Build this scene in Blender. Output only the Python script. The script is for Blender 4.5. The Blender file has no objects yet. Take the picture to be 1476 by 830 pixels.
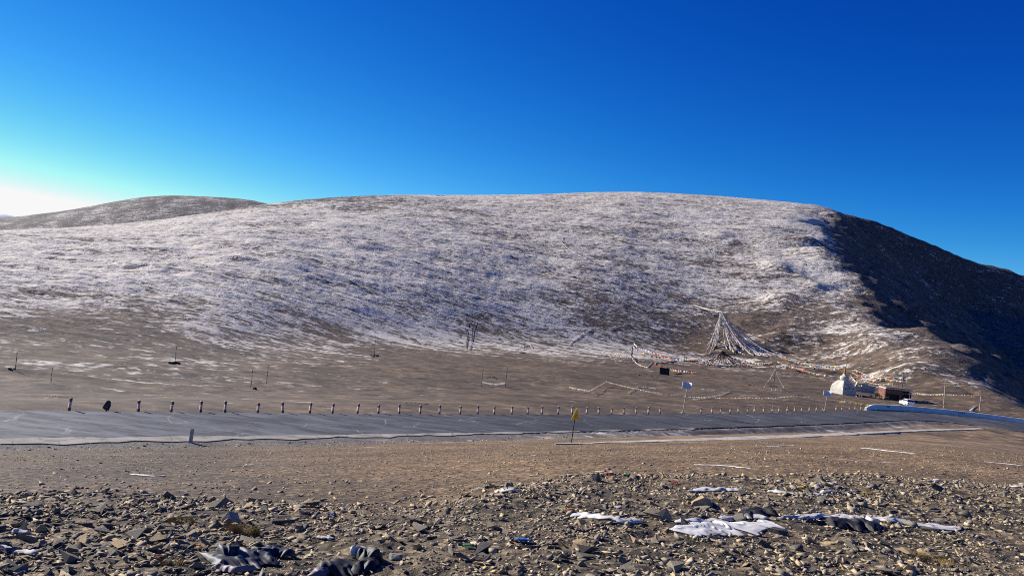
import bpy, bmesh, math, random
import numpy as np
from mathutils import Vector, Matrix

random.seed(7)
RNG = np.random.default_rng(11)
scene = bpy.context.scene
COL = scene.collection

# ------------------------------------------------------------------ camera
FPX = 1137.0                       # focal length in pixels of a 1476 px wide frame
ROLL = math.radians(5.5)           # the photographer held the phone slightly tilted
PITCH = math.atan(15 / FPX)
cam_data = bpy.data.cameras.new("camera")
cam_data.sensor_width = 36.0
cam_data.lens = 36.0 * FPX / 1476.0
cam_data.clip_start = 0.1
cam_data.clip_end = 60000.0
cam = bpy.data.objects.new("camera", cam_data)
COL.objects.link(cam)
_R = Vector((1, 0, 0))
_F = Vector((0, math.cos(PITCH), math.sin(PITCH)))
_U = Vector((0, -math.sin(PITCH), math.cos(PITCH)))
_right = math.cos(ROLL) * _R + math.sin(ROLL) * _U
_up = -math.sin(ROLL) * _R + math.cos(ROLL) * _U
cam.matrix_world = Matrix(((_right.x, _up.x, -_F.x, 0), (_right.y, _up.y, -_F.y, 0), (_right.z, _up.z, -_F.z, 0), (0, 0, 0, 1)))
scene.camera = cam

# ------------------------------------------------------------------ sky and sun
SUN_AZ = math.radians(-60.0)       # from the view direction, negative is to the left
SUN_EL = math.radians(25.0)
world = bpy.data.worlds.new("World")
scene.world = world
world.use_nodes = True
wn = world.node_tree
wn.nodes.clear()
w_out = wn.nodes.new("ShaderNodeOutputWorld")
w_bg = wn.nodes.new("ShaderNodeBackground")
w_sky = wn.nodes.new("ShaderNodeTexSky")
w_sky.sky_type = 'NISHITA'
w_sky.sun_disc = False
w_sky.sun_elevation = SUN_EL
w_sky.sun_rotation = SUN_AZ
w_sky.altitude = 4800.0
w_sky.air_density = 1.2
w_sky.dust_density = 0.6
w_sky.ozone_density = 3.0
w_bg.inputs["Strength"].default_value = 0.065
# the phone's steep colour response: the same curve over the whole sky, deeper in red than in blue
w_sep = wn.nodes.new("ShaderNodeSeparateColor")
w_com = wn.nodes.new("ShaderNodeCombineColor")
wn.links.new(w_sky.outputs[0], w_sep.inputs[0])
for _i, (_k, _g) in enumerate(((0.030, 3.5), (0.262, 1.85), (1.30, 0.95))):
    _p = wn.nodes.new("ShaderNodeMath"); _p.operation = 'POWER'; _p.inputs[1].default_value = _g
    _m = wn.nodes.new("ShaderNodeMath"); _m.operation = 'MULTIPLY'; _m.inputs[1].default_value = _k
    wn.links.new(w_sep.outputs[_i], _p.inputs[0]); wn.links.new(_p.outputs[0], _m.inputs[0]); 
    _c = wn.nodes.new("ShaderNodeMath"); _c.operation = 'MINIMUM'; _c.inputs[1].default_value = 8.6     # the sensor's white
    wn.links.new(_m.outputs[0], _c.inputs[0]); wn.links.new(_c.outputs[0], w_com.inputs[_i])
wn.links.new(w_com.outputs[0], w_bg.inputs[0])
wn.links.new(w_bg.outputs[0], w_out.inputs[0])

sun_data = bpy.data.lights.new("sun", 'SUN')
sun_data.energy = 5.0
sun_data.angle = math.radians(0.53)
sun_data.color = (1.0, 0.94, 0.85)
sun = bpy.data.objects.new("sun", sun_data)
COL.objects.link(sun)
_to_sun = Vector((math.sin(SUN_AZ) * math.cos(SUN_EL), math.cos(SUN_AZ) * math.cos(SUN_EL), math.sin(SUN_EL)))
sun.rotation_euler = _to_sun.to_track_quat('Z', 'Y').to_euler()
sun.location = (-200, 100, 200)

scene.view_settings.view_transform = 'Standard'
scene.view_settings.look = 'None'
scene.view_settings.exposure = 0.75
scene.view_settings.gamma = 1.0
scene.view_settings.use_curve_mapping = False
scene.cycles.use_denoising = False
scene.cycles.filter_width = 1.0

# ------------------------------------------------------------------ helpers
def tag(o, label=None, cat=None, group=None, kind=None):
    if label: o["label"] = label
    if cat: o["category"] = cat
    if group: o["group"] = group
    if kind: o["kind"] = kind
    return o

def link(name, mesh, mat=None, parent=None):
    o = bpy.data.objects.new(name, mesh)
    COL.objects.link(o)
    if mat is not None and len(mesh.materials) == 0:
        for m in (mat if isinstance(mat, (list, tuple)) else [mat]):
            mesh.materials.append(m)
    if parent is not None:
        o.parent = parent
    return o

def empty(name, loc=(0, 0, 0), rz=0.0, tilt=(0, 0)):
    o = bpy.data.objects.new(name, None)
    o.empty_display_size = 0.2
    o.location = loc
    o.rotation_euler = (tilt[0], tilt[1], rz)
    COL.objects.link(o)
    return o

def mesh_from(name, verts, faces, smooth=False):
    me = bpy.data.meshes.new(name)
    me.from_pydata([tuple(v) for v in verts], [], faces)
    if smooth:
        me.polygons.foreach_set("use_smooth", [True] * len(me.polygons))
    me.update()
    return me

class MB:
    """collects boxes, tubes and plates into one mesh"""
    def __init__(self):
        self.v = []; self.f = []; self.m = []
    def add(self, verts, faces, mi=0):
        n = len(self.v)
        self.v += [tuple(p) for p in verts]
        self.f += [tuple(i + n for i in q) for q in faces]
        self.m += [mi] * len(faces)
    def box(self, c, s, rz=0.0, taper=1.0, mi=0, shear=(0, 0)):
        cx, cy, cz = c; sx, sy, sz = s[0] / 2, s[1] / 2, s[2] / 2
        ca, sa = math.cos(rz), math.sin(rz)
        vs = []
        for k, (dz, t) in enumerate(((-sz, 1.0), (sz, taper))):
            for dx, dy in ((-sx, -sy), (sx, -sy), (sx, sy), (-sx, sy)):
                x = dx * t + (shear[0] if k else 0); y = dy * t + (shear[1] if k else 0)
                vs.append((cx + x * ca - y * sa, cy + x * sa + y * ca, cz + dz))
        self.add(vs, [(3, 2, 1, 0), (4, 5, 6, 7), (0, 1, 5, 4), (1, 2, 6, 5), (2, 3, 7, 6), (3, 0, 4, 7)], mi)
    def tube(self, pts, r, n=6, mi=0, r2=None):
        pts = [Vector(p) for p in pts]
        rings = []
        for i, p in enumerate(pts):
            d = (pts[min(i + 1, len(pts) - 1)] - pts[max(i - 1, 0)])
            if d.length < 1e-9: d = Vector((0, 0, 1))
            d.normalize()
            a = d.cross(Vector((0, 0, 1)))
            if a.length < 1e-3: a = Vector((1, 0, 0))
            a.normalize(); b = d.cross(a)
            rr = r if r2 is None else r + (r2 - r) * i / (len(pts) - 1)
            rings.append([p + rr * (math.cos(2 * math.pi * k / n) * a + math.sin(2 * math.pi * k / n) * b) for k in range(n)])
        vs = [v for ring in rings for v in ring]; fs = []
        for i in range(len(pts) - 1):
            for k in range(n):
                fs.append((i * n + k, i * n + (k + 1) % n, (i + 1) * n + (k + 1) % n, (i + 1) * n + k))
        fs.append(tuple(range(n))[::-1]); fs.append(tuple((len(pts) - 1) * n + k for k in range(n)))
        self.add(vs, fs, mi)
    def lathe(self, prof, n=20, c=(0, 0, 0), mi=0, square=False):
        vs = []; fs = []
        for r, z in prof:
            for k in range(n):
                a = 2 * math.pi * (k + 0.5) / n
                vs.append((c[0] + r * math.cos(a), c[1] + r * math.sin(a), c[2] + z))
        for i in range(len(prof) - 1):
            for k in range(n):
                fs.append((i * n + k, i * n + (k + 1) % n, (i + 1) * n + (k + 1) % n, (i + 1) * n + k))
        fs.append(tuple(range(n))[::-1]); fs.append(tuple((len(prof) - 1) * n + k for k in range(n)))
        self.add(vs, fs, mi)
    def build(self, name, mat, parent=None, smooth=False):
        me = mesh_from(name, self.v, self.f, smooth)
        for m in (mat if isinstance(mat, (list, tuple)) else [mat]):
            me.materials.append(m)
        if any(self.m):
            me.polygons.foreach_set("material_index", self.m)
        return link(name, me, None, parent)

# ---- smooth noise on arrays
def _hash(ix, iy, seed):
    h = (ix.astype(np.int64) * 374761393 + iy.astype(np.int64) * 668265263 + seed * 1442695041) & 0xFFFFFFFF
    h = ((h ^ (h >> 13)) * 1274126177) & 0xFFFFFFFF
    h = ((h ^ (h >> 16)) * 2246822519) & 0xFFFFFFFF
    return h ^ (h >> 15)

def gnoise(x, y, seed=0):
    x = np.asarray(x, float); y = np.asarray(y, float)
    ix = np.floor(x); iy = np.floor(y)
    fx = x - ix; fy = y - iy
    u = fx * fx * fx * (fx * (fx * 6 - 15) + 10); v = fy * fy * fy * (fy * (fy * 6 - 15) + 10)
    def g(dx, dy):
        a = _hash(ix + dx, iy + dy, seed) * (2 * math.pi / 4294967296.0)
        return np.cos(a) * (fx - dx) + np.sin(a) * (fy - dy)
    n0 = g(0, 0) * (1 - u) + g(1, 0) * u
    n1 = g(0, 1) * (1 - u) + g(1, 1) * u
    return (n0 * (1 - v) + n1 * v) * 1.41

def fbm(x, y, octaves=4, seed=0, gain=0.5, lac=2.03):
    a = 1.0; s = 0.0; t = 0.0
    for o in range(octaves):
        s = s + a * gnoise(x, y, seed + o * 17); t += a
        x = x * lac + 3.1; y = y * lac - 1.7; a *= gain
    return s / t

def sstep(a, b, x):
    q = np.clip((x - a) / (b - a), 0, 1)
    return q * q * (3 - 2 * q)

def smax(a, b, k):
    h = np.clip(0.5 + 0.5 * (a - b) / k, 0, 1)
    return b + (a - b) * h + k * h * (1 - h)

def splus(x, k):
    return np.where(x > 8 * k, x, k * np.log1p(np.exp(np.clip(x / k, -30, 8.001))))

# ------------------------------------------------------------------ the lie of the land
# camera eye is the origin.  The road line below is its far edge.
RA = np.array([-28.8, 53.0]); RDIR = np.array([0.7259, 0.6878]); RNOR = np.array([0.6878, -0.7259])
RLEN = 133.8; RRAD = 26.0; AZ0 = math.atan2(RDIR[0], RDIR[1]); AZ1 = math.radians(122)
RB = RA + RDIR * RLEN
RC = RB + RNOR * RRAD
RE = RC - RRAD * np.array([math.cos(AZ1), -math.sin(AZ1)])
ARC = RRAD * (AZ1 - AZ0)

def road_z(s):
    s2 = np.minimum(s, 170.0)
    return -10.35 - 0.0415 * s2 + 0.000106 * s2 * s2

def road_width(s):
    return 9.0 + 8.0 * sstep(122, 152, s)

def road_sw(x, y):
    """distance along the far road edge and distance from it towards the camera side"""
    x = np.asarray(x, float); y = np.asarray(y, float)
    s = (x - RA[0]) * RDIR[0] + (y - RA[1]) * RDIR[1]
    w = (x - RA[0]) * RNOR[0] + (y - RA[1]) * RNOR[1]
    dx = x - RC[0]; dy = y - RC[1]
    az = np.arctan2(dy, -dx)
    az = np.where(az < -1.2, az + 2 * math.pi, az)
    w2 = RRAD - np.hypot(dx, dy); s2 = RLEN + RRAD * (az - AZ0)
    d3 = np.array([math.sin(AZ1), math.cos(AZ1)]); n3 = np.array([math.cos(AZ1), -math.sin(AZ1)])
    s3 = RLEN + ARC + (x - RE[0]) * d3[0] + (y - RE[1]) * d3[1]
    w3 = (x - RE[0]) * n3[0] + (y - RE[1]) * n3[1]
    arc = (s > RLEN)
    end = arc & (az > AZ1) & (s3 > RLEN + ARC)
    S = np.where(end, s3, np.where(arc, s2, s)); W = np.where(end, w3, np.where(arc, w2, w))
    return S, W

def road_pt(s, w):
    if s <= RLEN:
        p = RA + RDIR * s + RNOR * w
    elif s <= RLEN + ARC:
        az = AZ0 + (s - RLEN) / RRAD
        p = RC - (RRAD - w) * np.array([math.cos(az), -math.sin(az)])
    else:
        p = RE + (s - RLEN - ARC) * np.array([math.sin(AZ1), math.cos(AZ1)]) + w * np.array([math.cos(AZ1), -math.sin(AZ1)])
    return float(p[0]), float(p[1])

_TG = np.linspace(-1.9, 1.9, 3801)
_TAB = {}
def tab(t, xs, ys, sig=0.03):
    """table lookup with its corners rounded off"""
    key = (tuple(xs), tuple(ys), sig)
    if key not in _TAB:
        k = np.arange(-200, 201) * 0.001
        g = np.exp(-0.5 * (k / sig) ** 2); g /= g.sum()
        raw = np.interp(_TG, xs, ys)
        _TAB[key] = np.convolve(np.pad(raw, 200, mode='edge'), g, mode='valid')
    return np.interp(t, _TG, _TAB[key])
_XEY = [0, 150, 190, 230, 287, 368, 520, 680, 900]
_XEX = [88, 108, 117, 125, 131, 149, 194, 266, 350]
def spur_edge(Y):
    k = 14.0
    return (np.interp(Y - k, _XEY, _XEX) + np.interp(Y, _XEY, _XEX) + np.interp(Y + k, _XEY, _XEX)) / 3

T_MAIN = [-1.6, -1.0, -.653, -.566, -.479, -.393, -.3065, -.237, -.167, -.018, .13, .218, .378, .47, .66, 1.6]
E_MAIN = [-.02, .008, .021, .0335, .049, .070, .0922, .1055, .1155, .1295, .1485, .1535, .1555, .150, .135, .12]
T_FOOT = [-1.6, -.65, -.375, -.2, 0, .24, .41, .5, .6, .7, 1.6]
Y_FOOT = [70, 109, 138, 180, 232, 275, 255, 205, 172, 165, 165]
T_CR = [-1.6, -.653, -.45, -.3, -.17, 0, .2, .38, .7, 1.6]
Y_CR = [230, 290, 400, 520, 620, 700, 730, 700, 700, 700]
T_DOME = [-1.6, -1.0, -.655, -.568, -.482, -.447, -.395, -.333, -.25, 0, 1.6]
E_DOME = [0.01, 0.018, .0368, .0557, .080, .0855, .0889, .0902, .072, .04, .04]
T_BACK = [-1.6, .3, .40, .45, .486, .577, .645, .72, 1.0, 1.6]
E_BACK = [.05, .12, .149, .1424, .1308, .1015, .0948, .085, .05, .03]
# mounds and hollows on the hill: (x pixel, y pixel) found once, stored as plan positions below
MOUNDS = []

def land(x, y, detail=True):
    x = np.asarray(x, float); y = np.asarray(y, float)
    r = np.hypot(x, y)
    th = np.arctan2(x, y)
    thc = np.clip(th, -1.01, 1.01)
    t = np.tan(thc); Y = r * np.cos(thc)
    S, W = road_sw(x, y)
    zr = road_z(S); wid = road_width(S)
    wob = 0
    if detail:
        wob = fbm(x / 14, y / 14, 3, 5)
    # far side plain
    zp = -14.15 + 0.0 * x
    if detail:
        zp = zp + 0.55 * fbm(x / 42, y / 30, 3, 21) + 0.10 * fbm(x / 6, y / 5, 3, 22)
    far = zr - 0.12 - (zr - 0.12 - zp) * sstep(0.6, 34.0, -W)
    # near side: rubble terrace, then a gravel slope down to the road
    Ylip = tab(t, [-1.6, -.62, -.49, -.2, -.09, .13, .35, .6, .67, 1.6], [5, 7.8, 7.9, 7.6, 8.2, 9.6, 10.6, 11.6, 12, 14])
    zlip = tab(t, [-1.6, -.62, -.49, -.2, -.09, .13, .35, .6, .67, 1.6], [-2.3, -2.33, -2.28, -2.2, -2.15, -2.03, -1.99, -1.98, -1.98, -1.98])
    Yr = 46.2 / np.maximum(.725 - .688 * t, .1)
    Yr = -smax(-Yr, -112.0 + 0 * t, 30.0)
    sr, wr = road_sw(t * Yr, Yr)
    zroad = road_z(sr) - 0.04
    q = np.clip((Y - Ylip) / (Yr - Ylip), 0, 1.0)
    drop = 0.30
    zg = (zlip - drop) + (zroad - zlip + drop) * q
    qf = np.clip(Y / Ylip, 0, 1)
    zt = -1.62 + (zlip + 1.62) * qf ** 1.4
    if detail:
        zt = zt + 0.07 * fbm(x / 1.3, y / 1.3, 3, 31) * sstep(0, 3, r) + 0.035 * fbm(x / .42, y / .42, 2, 33)
        zg = zg + 0.14 * fbm(x / 9, y / 9, 3, 41) * sstep(0.02, .25, q) * sstep(1.0, .9, q) + 0.03 * fbm(x / 1.1, y / 1.1, 3, 42)
    lipn = 0.9 * fbm(x / 2.2, y / 2.2, 2, 44) if detail else 0
    m = sstep(-0.7, 1.9, Y - Ylip + lipn)
    zn = zt * (1 - m) + zg * m
    # ditch beside the road on the right
    ditch = sstep(38, 62, S) * sstep(170, 150, S)
    dw = W - wid
    near = zn
    flat = sstep(4.4, 1.2, dw)
    near = near * (1 - flat) + (zr - 0.05) * flat
    near = near - ditch * 0.50 * sstep(0.5, 2.6, dw) * sstep(5.8, 4.6, dw)
    z = np.where(W > wid * 0.5, near, far)
    on = (W > -0.35) & (W < wid + 0.35)
    z = np.where(on, zr - 0.13, z)
    # main hill
    Yf = tab(t, T_FOOT, Y_FOOT); Yc = tab(t, T_CR, Y_CR); ec = tab(t, T_MAIN, E_MAIN, .02)
    qh = (Y - Yf) / (Yc - Yf)
    qs = splus(qh, 0.022)
    sprof = np.where(qs < 1, qs * (1.36 - 0.36 * qs), 1 + 0.64 * (qs - 1) - 1.6 * (qs - 1) ** 2)
    sprof = np.where(qs > 1.2, 1 + .64 * .2 - 1.6 * .04 - 0.25 * (qs - 1.2), sprof)
    rise = (ec * Yc + 14.15) * sprof
    rise = np.where(Y < 40, 0, rise) * sstep(1.5, 26.0, -W)
    xe = spur_edge(Y)
    if detail:
        xe = xe + 26 * fbm(x / 60, Y / 45, 4, 51) * sstep(160, 260, Y)
    flank = -0.60 * splus(x - xe, 7.0) * sstep(155, 185, Y)
    hz = z + rise + np.maximum(flank, -75)
    hz = np.maximum(hz, -70)
    eb = tab(t, T_BACK, E_BACK, .012); Yb = 850.0
    bh = eb * Yb - 0.95 * (np.sqrt((Y - Yb) ** 2 + 16) - 4)
    bh = np.where(Y > Yb, eb * Yb - 0.25 * (np.sqrt((Y - Yb) ** 2 + 400) - 20), bh)
    ed = tab(t, T_DOME, E_DOME, .015); Yd = 1350.0
    dh = ed * Yd * (1 - ((Y - Yd) / 470.0) ** 2)
    dh = np.maximum(dh, -60) - 40 * (1 - sstep(480, 900, Y))
    dome_w = sstep(-40, 0, dh - hz) * sstep(600, 700, Y)
    hz = np.where(Y > 420, smax(hz, np.where(t > .28, bh, -200), 6.0), hz)
    hz = np.where(Y > 440, smax(hz, np.where(t < -.05, dh, -200), 6.0), hz)
    hz = np.where(Y > 2000, hz * np.clip((3200 - Y) / 1200, 0, 1) - 60 * sstep(2000, 3200, Y), hz)
    if detail:
        hm = sstep(-20, 60, Y - Yf)
        up = sstep(0, .25, qh) * sstep(1.0, .86, qh)
        A = fbm(x / 55, Y / 34, 4, 61)
        B = fbm(x / 17, Y / 8.5, 4, 62)
        C = 1 - np.abs(gnoise(x / 11 + .6 * A, Y / 5.2, 63)) * 2
        hz = hz + hm * (2.6 * A * up + (0.75 * B + 0.36 * C) * (0.5 + .5 * up) + .22 * fbm(x / 3.1, Y / 2.2, 3, 64))
        hz = hz + 2.4 * fbm(x / 24, Y / 20, 4, 66) * sstep(0, 30, x - xe) * sstep(200, 260, Y)
        for (mx, my, mh, rx, ry) in MOUNDS:
            i_ = (np.abs(x - mx) < 3 * rx) & (np.abs(y - my) < 3 * ry)
            if i_.any():
                hz[i_] += mh * np.exp(-(((x[i_] - mx) / rx) ** 2 + ((y[i_] - my) / ry) ** 2))
    return hz

def pix_dir(px, py):
    u = (px - 738) / FPX; v = (415 - py) / FPX
    d = _F + u * _right + v * _up
    return d

_YS = np.concatenate([np.geomspace(2.2, 30, 160), np.geomspace(30.3, 1200, 300)])
def hit(px, py):
    """where the sight line through a picture point meets the land"""
    d = pix_dir(px, py)
    tx = d.x / d.y; tz = d.z / d.y
    ys = _YS
    for _ in range(2):
        g = land(tx * ys, ys) - tz * ys
        k = int(np.argmax(g > 0))
        if k == 0: k = len(ys) - 1 if not (g > 0).any() else 1
        if _ == 0: ys = np.linspace(ys[k - 1], ys[k], 14)
    a, b = g[k - 1], g[k]
    Y = ys[k - 1] + (ys[k] - ys[k - 1]) * (-a / (b - a) if b != a else 0)
    return Vector((tx * Y, Y, tz * Y))

def ground(x, y):
    return float(land(np.array([x]), np.array([y]))[0])

def project(p):
    v = Vector(p); f = v.dot(_F)
    return 738 + FPX * v.dot(_right) / f, 415 - FPX * v.dot(_up) / f

# ------------------------------------------------------------------ materials
class NT:
    def __init__(self, name):
        self.mat = bpy.data.materials.new(name)
        self.mat.use_nodes = True
        self.t = self.mat.node_tree
        self.bsdf = self.t.nodes["Principled BSDF"]
        self.bsdf.inputs["Specular IOR Level"].default_value = 0.25
    def n(self, typ, **kw):
        nd = self.t.nodes.new(typ)
        for k, v in kw.items():
            setattr(nd, k, v)
        return nd
    def l(self, a, b):
        self.t.links.new(a, b)
    def val(self, sock, v):
        if hasattr(v, "is_output") or isinstance(v, bpy.types.NodeSocket):
            self.l(v, sock)
        else:
            sock.default_value = v
    def math(self, op, a, b=None, c=None):
        nd = self.n("ShaderNodeMath", operation=op)
        self.val(nd.inputs[0], a)
        if b is not None: self.val(nd.inputs[1], b)
        if c is not None: self.val(nd.inputs[2], c)
        return nd.outputs[0]
    def coord(self, scale=(1, 1, 1), kind="Object", rot=0.0):
        tc = self.n("ShaderNodeTexCoord"); mp = self.n("ShaderNodeMapping")
        mp.inputs["Scale"].default_value = scale
        mp.inputs["Rotation"].default_value = (0, 0, rot)
        self.l(tc.outputs[kind], mp.inputs[0])
        return mp.outputs[0]
    def noise(self, vec, scale, detail=4, rough=0.55, dist=0.0):
        nd = self.n("ShaderNodeTexNoise")
        nd.inputs["Scale"].default_value = scale; nd.inputs["Detail"].default_value = detail
        nd.inputs["Roughness"].default_value = rough; nd.inputs["Distortion"].default_value = dist
        self.l(vec, nd.inputs["Vector"])
        return nd.outputs["Fac"]
    def voro(self, vec, scale, feature='F1', out="Distance"):
        nd = self.n("ShaderNodeTexVoronoi", feature=feature)
        nd.inputs["Scale"].default_value = scale
        self.l(vec, nd.inputs["Vector"])
        return nd.outputs[out]
    def ramp(self, fac, stops, interp='LINEAR'):
        nd = self.n("ShaderNodeValToRGB"); nd.color_ramp.interpolation = interp
        e = nd.color_ramp.elements
        while len(e) < len(stops): e.new(0.5)
        for i, (p, c) in enumerate(stops):
            e[i].position = p; e[i].color = (*c, 1) if len(c) == 3 else c
        self.l(fac, nd.inputs[0])
        return nd.outputs[0]
    def mix(self, fac, a, b, mode='MIX'):
        nd = self.n("ShaderNodeMix", data_type='RGBA', blend_type=mode)
        self.val(nd.inputs[0], fac)
        for s, v in ((nd.inputs[6], a), (nd.inputs[7], b)):
            if isinstance(v, tuple): s.default_value = (*v, 1) if len(v) == 3 else v
            else: self.l(v, s)
        return nd.outputs[2]
    def smooth(self, x, lo, hi):
        nd = self.n("ShaderNodeMapRange", interpolation_type='SMOOTHSTEP')
        self.val(nd.inputs[0], x)
        nd.inputs[1].default_value = lo; nd.inputs[2].default_value = hi
        return nd.outputs[0]
    def attr(self, name, out="Fac"):
        nd = self.n("ShaderNodeAttribute"); nd.attribute_name = name
        return nd.outputs[out]
    def bump(self, h, strength=0.5, dist=0.1, prev=None):
        nd = self.n("ShaderNodeBump")
        nd.inputs["Strength"].default_value = strength; nd.inputs["Distance"].default_value = dist
        self.l(h, nd.inputs["Height"])
        if prev is not None: self.l(prev, nd.inputs["Normal"])
        return nd.outputs[0]
    def out(self, col=None, rough=None, normal=None):
        if col is not None: self.val(self.bsdf.inputs["Base Color"], (*col, 1) if isinstance(col, tuple) else col)
        if rough is not None: self.val(self.bsdf.inputs["Roughness"], rough)
        if normal is not None: self.l(normal, self.bsdf.inputs["Normal"])
        return self.mat

def plain_mat(name, c, rough=0.8, var=0.25, scale=6.0, spec=0.25, bump=0.0, metal=0.0):
    m = NT(name)
    v = m.coord()
    f = m.noise(v, scale, 5, 0.6)
    d = tuple(x * (1 - var) for x in c); b = tuple(min(1, x * (1 + var)) for x in c)
    col = m.ramp(f, [(0.3, d), (0.7, b)])
    m.bsdf.inputs["Specular IOR Level"].default_value = spec
    m.bsdf.inputs["Metallic"].default_value = metal
    nrm = m.bump(m.noise(v, scale * 6, 4), bump, 0.02) if bump else None
    return m.out(col, rough, nrm)

def make_ground_mat():
    m = NT("bare_ground_and_frost")
    P = m.coord()
    tint = m.attr("tint", "Color")
    frost = m.attr("frost"); near = m.attr("near")
    # bare soil: stones of several sizes, browner and greyer patches
    big = m.noise(P, 0.09, 5, 0.6); mid = m.noise(P, 0.9, 6, 0.65); fine = m.noise(P, 7.0, 5, 0.7)
    cell = m.voro(P, 17.0, 'F1', "Color")
    cellv = m.n("ShaderNodeSeparateColor"); m.l(cell, cellv.inputs[0])
    f = m.math('ADD', m.math('MULTIPLY', big, 0.5), m.math('ADD', m.math('MULTIPLY', mid, 0.35), m.math('MULTIPLY', fine, 0.45)))
    tone = m.ramp(f, [(0.42, (0.50, 0.50, 0.53)), (0.62, (0.95, 0.93, 0.9)), (0.80, (1.5, 1.38, 1.2))])
    soil = m.mix(1.0, tint, tone, 'MULTIPLY')
    st1 = m.noise(m.coord((1.0, 1.1, 1.0), rot=math.radians(-14)), 0.36, 6, 0.70, 0.4)
    streak = m.ramp(st1, [(0.34, (0.25, 0.25, 0.28)), (0.46, (0.78, 0.78, 0.80)), (0.56, (1.12, 1.1, 1.06)), (0.68, (2.2, 2.05, 1.85))])
    soil = m.mix(m.math('SUBTRACT', 1.0, near), soil, m.mix(1.0, soil, streak, 'MULTIPLY'))
    speck = m.ramp(cellv.outputs[0], [(0.0, (0.28, 0.28, 0.30)), (0.35, (0.75, 0.74, 0.74)), (0.8, (1.15, 1.1, 1.0)), (0.95, (2.2, 2.1, 1.85))])
    cb = m.voro(P, 5.0, 'F1', 'Color'); cbs = m.n('ShaderNodeSeparateColor'); m.l(cb, cbs.inputs[0])
    speck2 = m.ramp(cbs.outputs[1], [(0.0, (0.55, 0.55, 0.56)), (0.5, (0.95, 0.95, 0.95)), (0.95, (1.5, 1.45, 1.35))])
    soil = m.mix(m.math('MULTIPLY', near, 0.8), soil, m.mix(1.0, soil, speck2, 'MULTIPLY'))
    soil = m.mix(m.math('MULTIPLY', near, 0.9), soil, m.mix(1.0, soil, speck, 'MULTIPLY'))
    # frost lying in tufts and along small terraces
    Q = m.coord((1.0, 2.7, 1.0), rot=math.radians(-7))
    n1 = m.noise(m.coord((1.0, 1.6, 1.0)), 0.022, 4, 0.6)
    n2 = m.noise(Q, 0.07, 5, 0.6, 0.6)
    n3 = m.noise(m.coord((1.0, 1.15, 1.0)), 0.50, 3, 0.62, 0.3)
    n5 = m.noise(m.coord((1.0, 2.4, 1.0), rot=math.radians(-16)), 0.085, 4, 0.55, 0.9)
    n6 = m.noise(m.coord((1.0, 3.0, 1.0), rot=math.radians(4)), 0.20, 3, 0.55, 0.7)
    rid = m.math('ADD', m.smooth(m.math('ABSOLUTE', m.math('SUBTRACT', n5, 0.5)), 0.032, 0.0), m.math('MULTIPLY', m.smooth(m.math('ABSOLUTE', m.math('SUBTRACT', n6, 0.5)), 0.045, 0.0), 0.7))
    s = m.math('ADD', m.math('MULTIPLY', n1, 0.9), m.math('ADD', m.math('MULTIPLY', n2, 1.5), m.math('MULTIPLY', n3, 1.7)))
    s = m.math('SUBTRACT', s, 1.98)
    s = m.math('SUBTRACT', s, m.math('MULTIPLY', rid, 0.34))
    fz = m.math('ADD', s, m.math('MULTIPLY', m.math('SUBTRACT', frost, 0.5), 1.1))
    fac = m.smooth(fz, -0.17, 0.20)
    white = m.mix(m.noise(P, 0.35, 2), (0.48, 0.445, 0.39), (0.80, 0.745, 0.66))
    col = m.mix(m.math('MULTIPLY', fac, 0.92), soil, white)
    # relief too fine for the mesh
    h1 = m.math('ADD', n2, m.math('ADD', m.math('MULTIPLY', n3, 0.30), m.math('MULTIPLY', rid, -0.10)))
    b1 = m.n("ShaderNodeBump"); b1.inputs["Distance"].default_value = 1.5
    m.l(m.math('MULTIPLY', m.attr("rough"), 0.8), b1.inputs["Strength"]); m.l(h1, b1.inputs["Height"])
    vd = m.voro(P, 17.0); vd2 = m.voro(P, 6.0)
    h2 = m.math('ADD', m.math('MULTIPLY', cellv.outputs[0], 0.03), m.math('ADD', m.math('MULTIPLY', vd2, -0.05), m.math('MULTIPLY', fine, 0.05)))
    b2 = m.n("ShaderNodeBump"); b2.inputs["Distance"].default_value = 1.0
    m.l(near, b2.inputs["Strength"]); m.l(h2, b2.inputs["Height"]); m.l(b1.outputs[0], b2.inputs["Normal"])
    return m.out(col, 0.93, b2.outputs[0])

def make_rock_mat():
    m = NT("broken_shale")
    P = m.coord((1, 1, 2.2))
    c = m.attr("tint", "Color")
    f = m.noise(P, 14, 6, 0.65); g = m.noise(m.coord(), 3.0, 4, 0.6)
    tone = m.ramp(f, [(0.3, (0.62, 0.62, 0.65)), (0.7, (1.3, 1.26, 1.18))])
    col = m.mix(1.0, c, tone, 'MULTIPLY')
    lich = m.smooth(m.noise(m.coord(), 9, 5, 0.7), 0.60, 0.72)
    col = m.mix(m.math('MULTIPLY', lich, 0.35), col, (0.42, 0.37, 0.27))
    n = m.bump(m.math('ADD', f, m.noise(P, 60, 3)), 0.5, 0.012)
    return m.out(col, 0.85, n)

def make_stone_mat():
    """for single stones: the shade differs from stone to stone"""
    m = NT("loose_stone")
    oi = m.n("ShaderNodeObjectInfo")
    base = m.ramp(oi.outputs["Random"], [(0.0, (0.085, 0.078, 0.070)), (0.35, (0.155, 0.138, 0.112)), (0.7, (0.235, 0.205, 0.155)), (0.86, (0.31, 0.25, 0.16)), (0.96, (0.42, 0.31, 0.17))])
    P = m.coord((1, 1, 2.2))
    f = m.noise(P, 14, 6, 0.65)
    tone = m.ramp(f, [(0.3, (0.62, 0.62, 0.65)), (0.7, (1.35, 1.3, 1.2))])
    col = m.mix(1.0, base, tone, 'MULTIPLY')
    n = m.bump(m.math('ADD', f, m.noise(P, 60, 3)), 0.5, 0.012)
    return m.out(col, 0.85, n)

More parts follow.
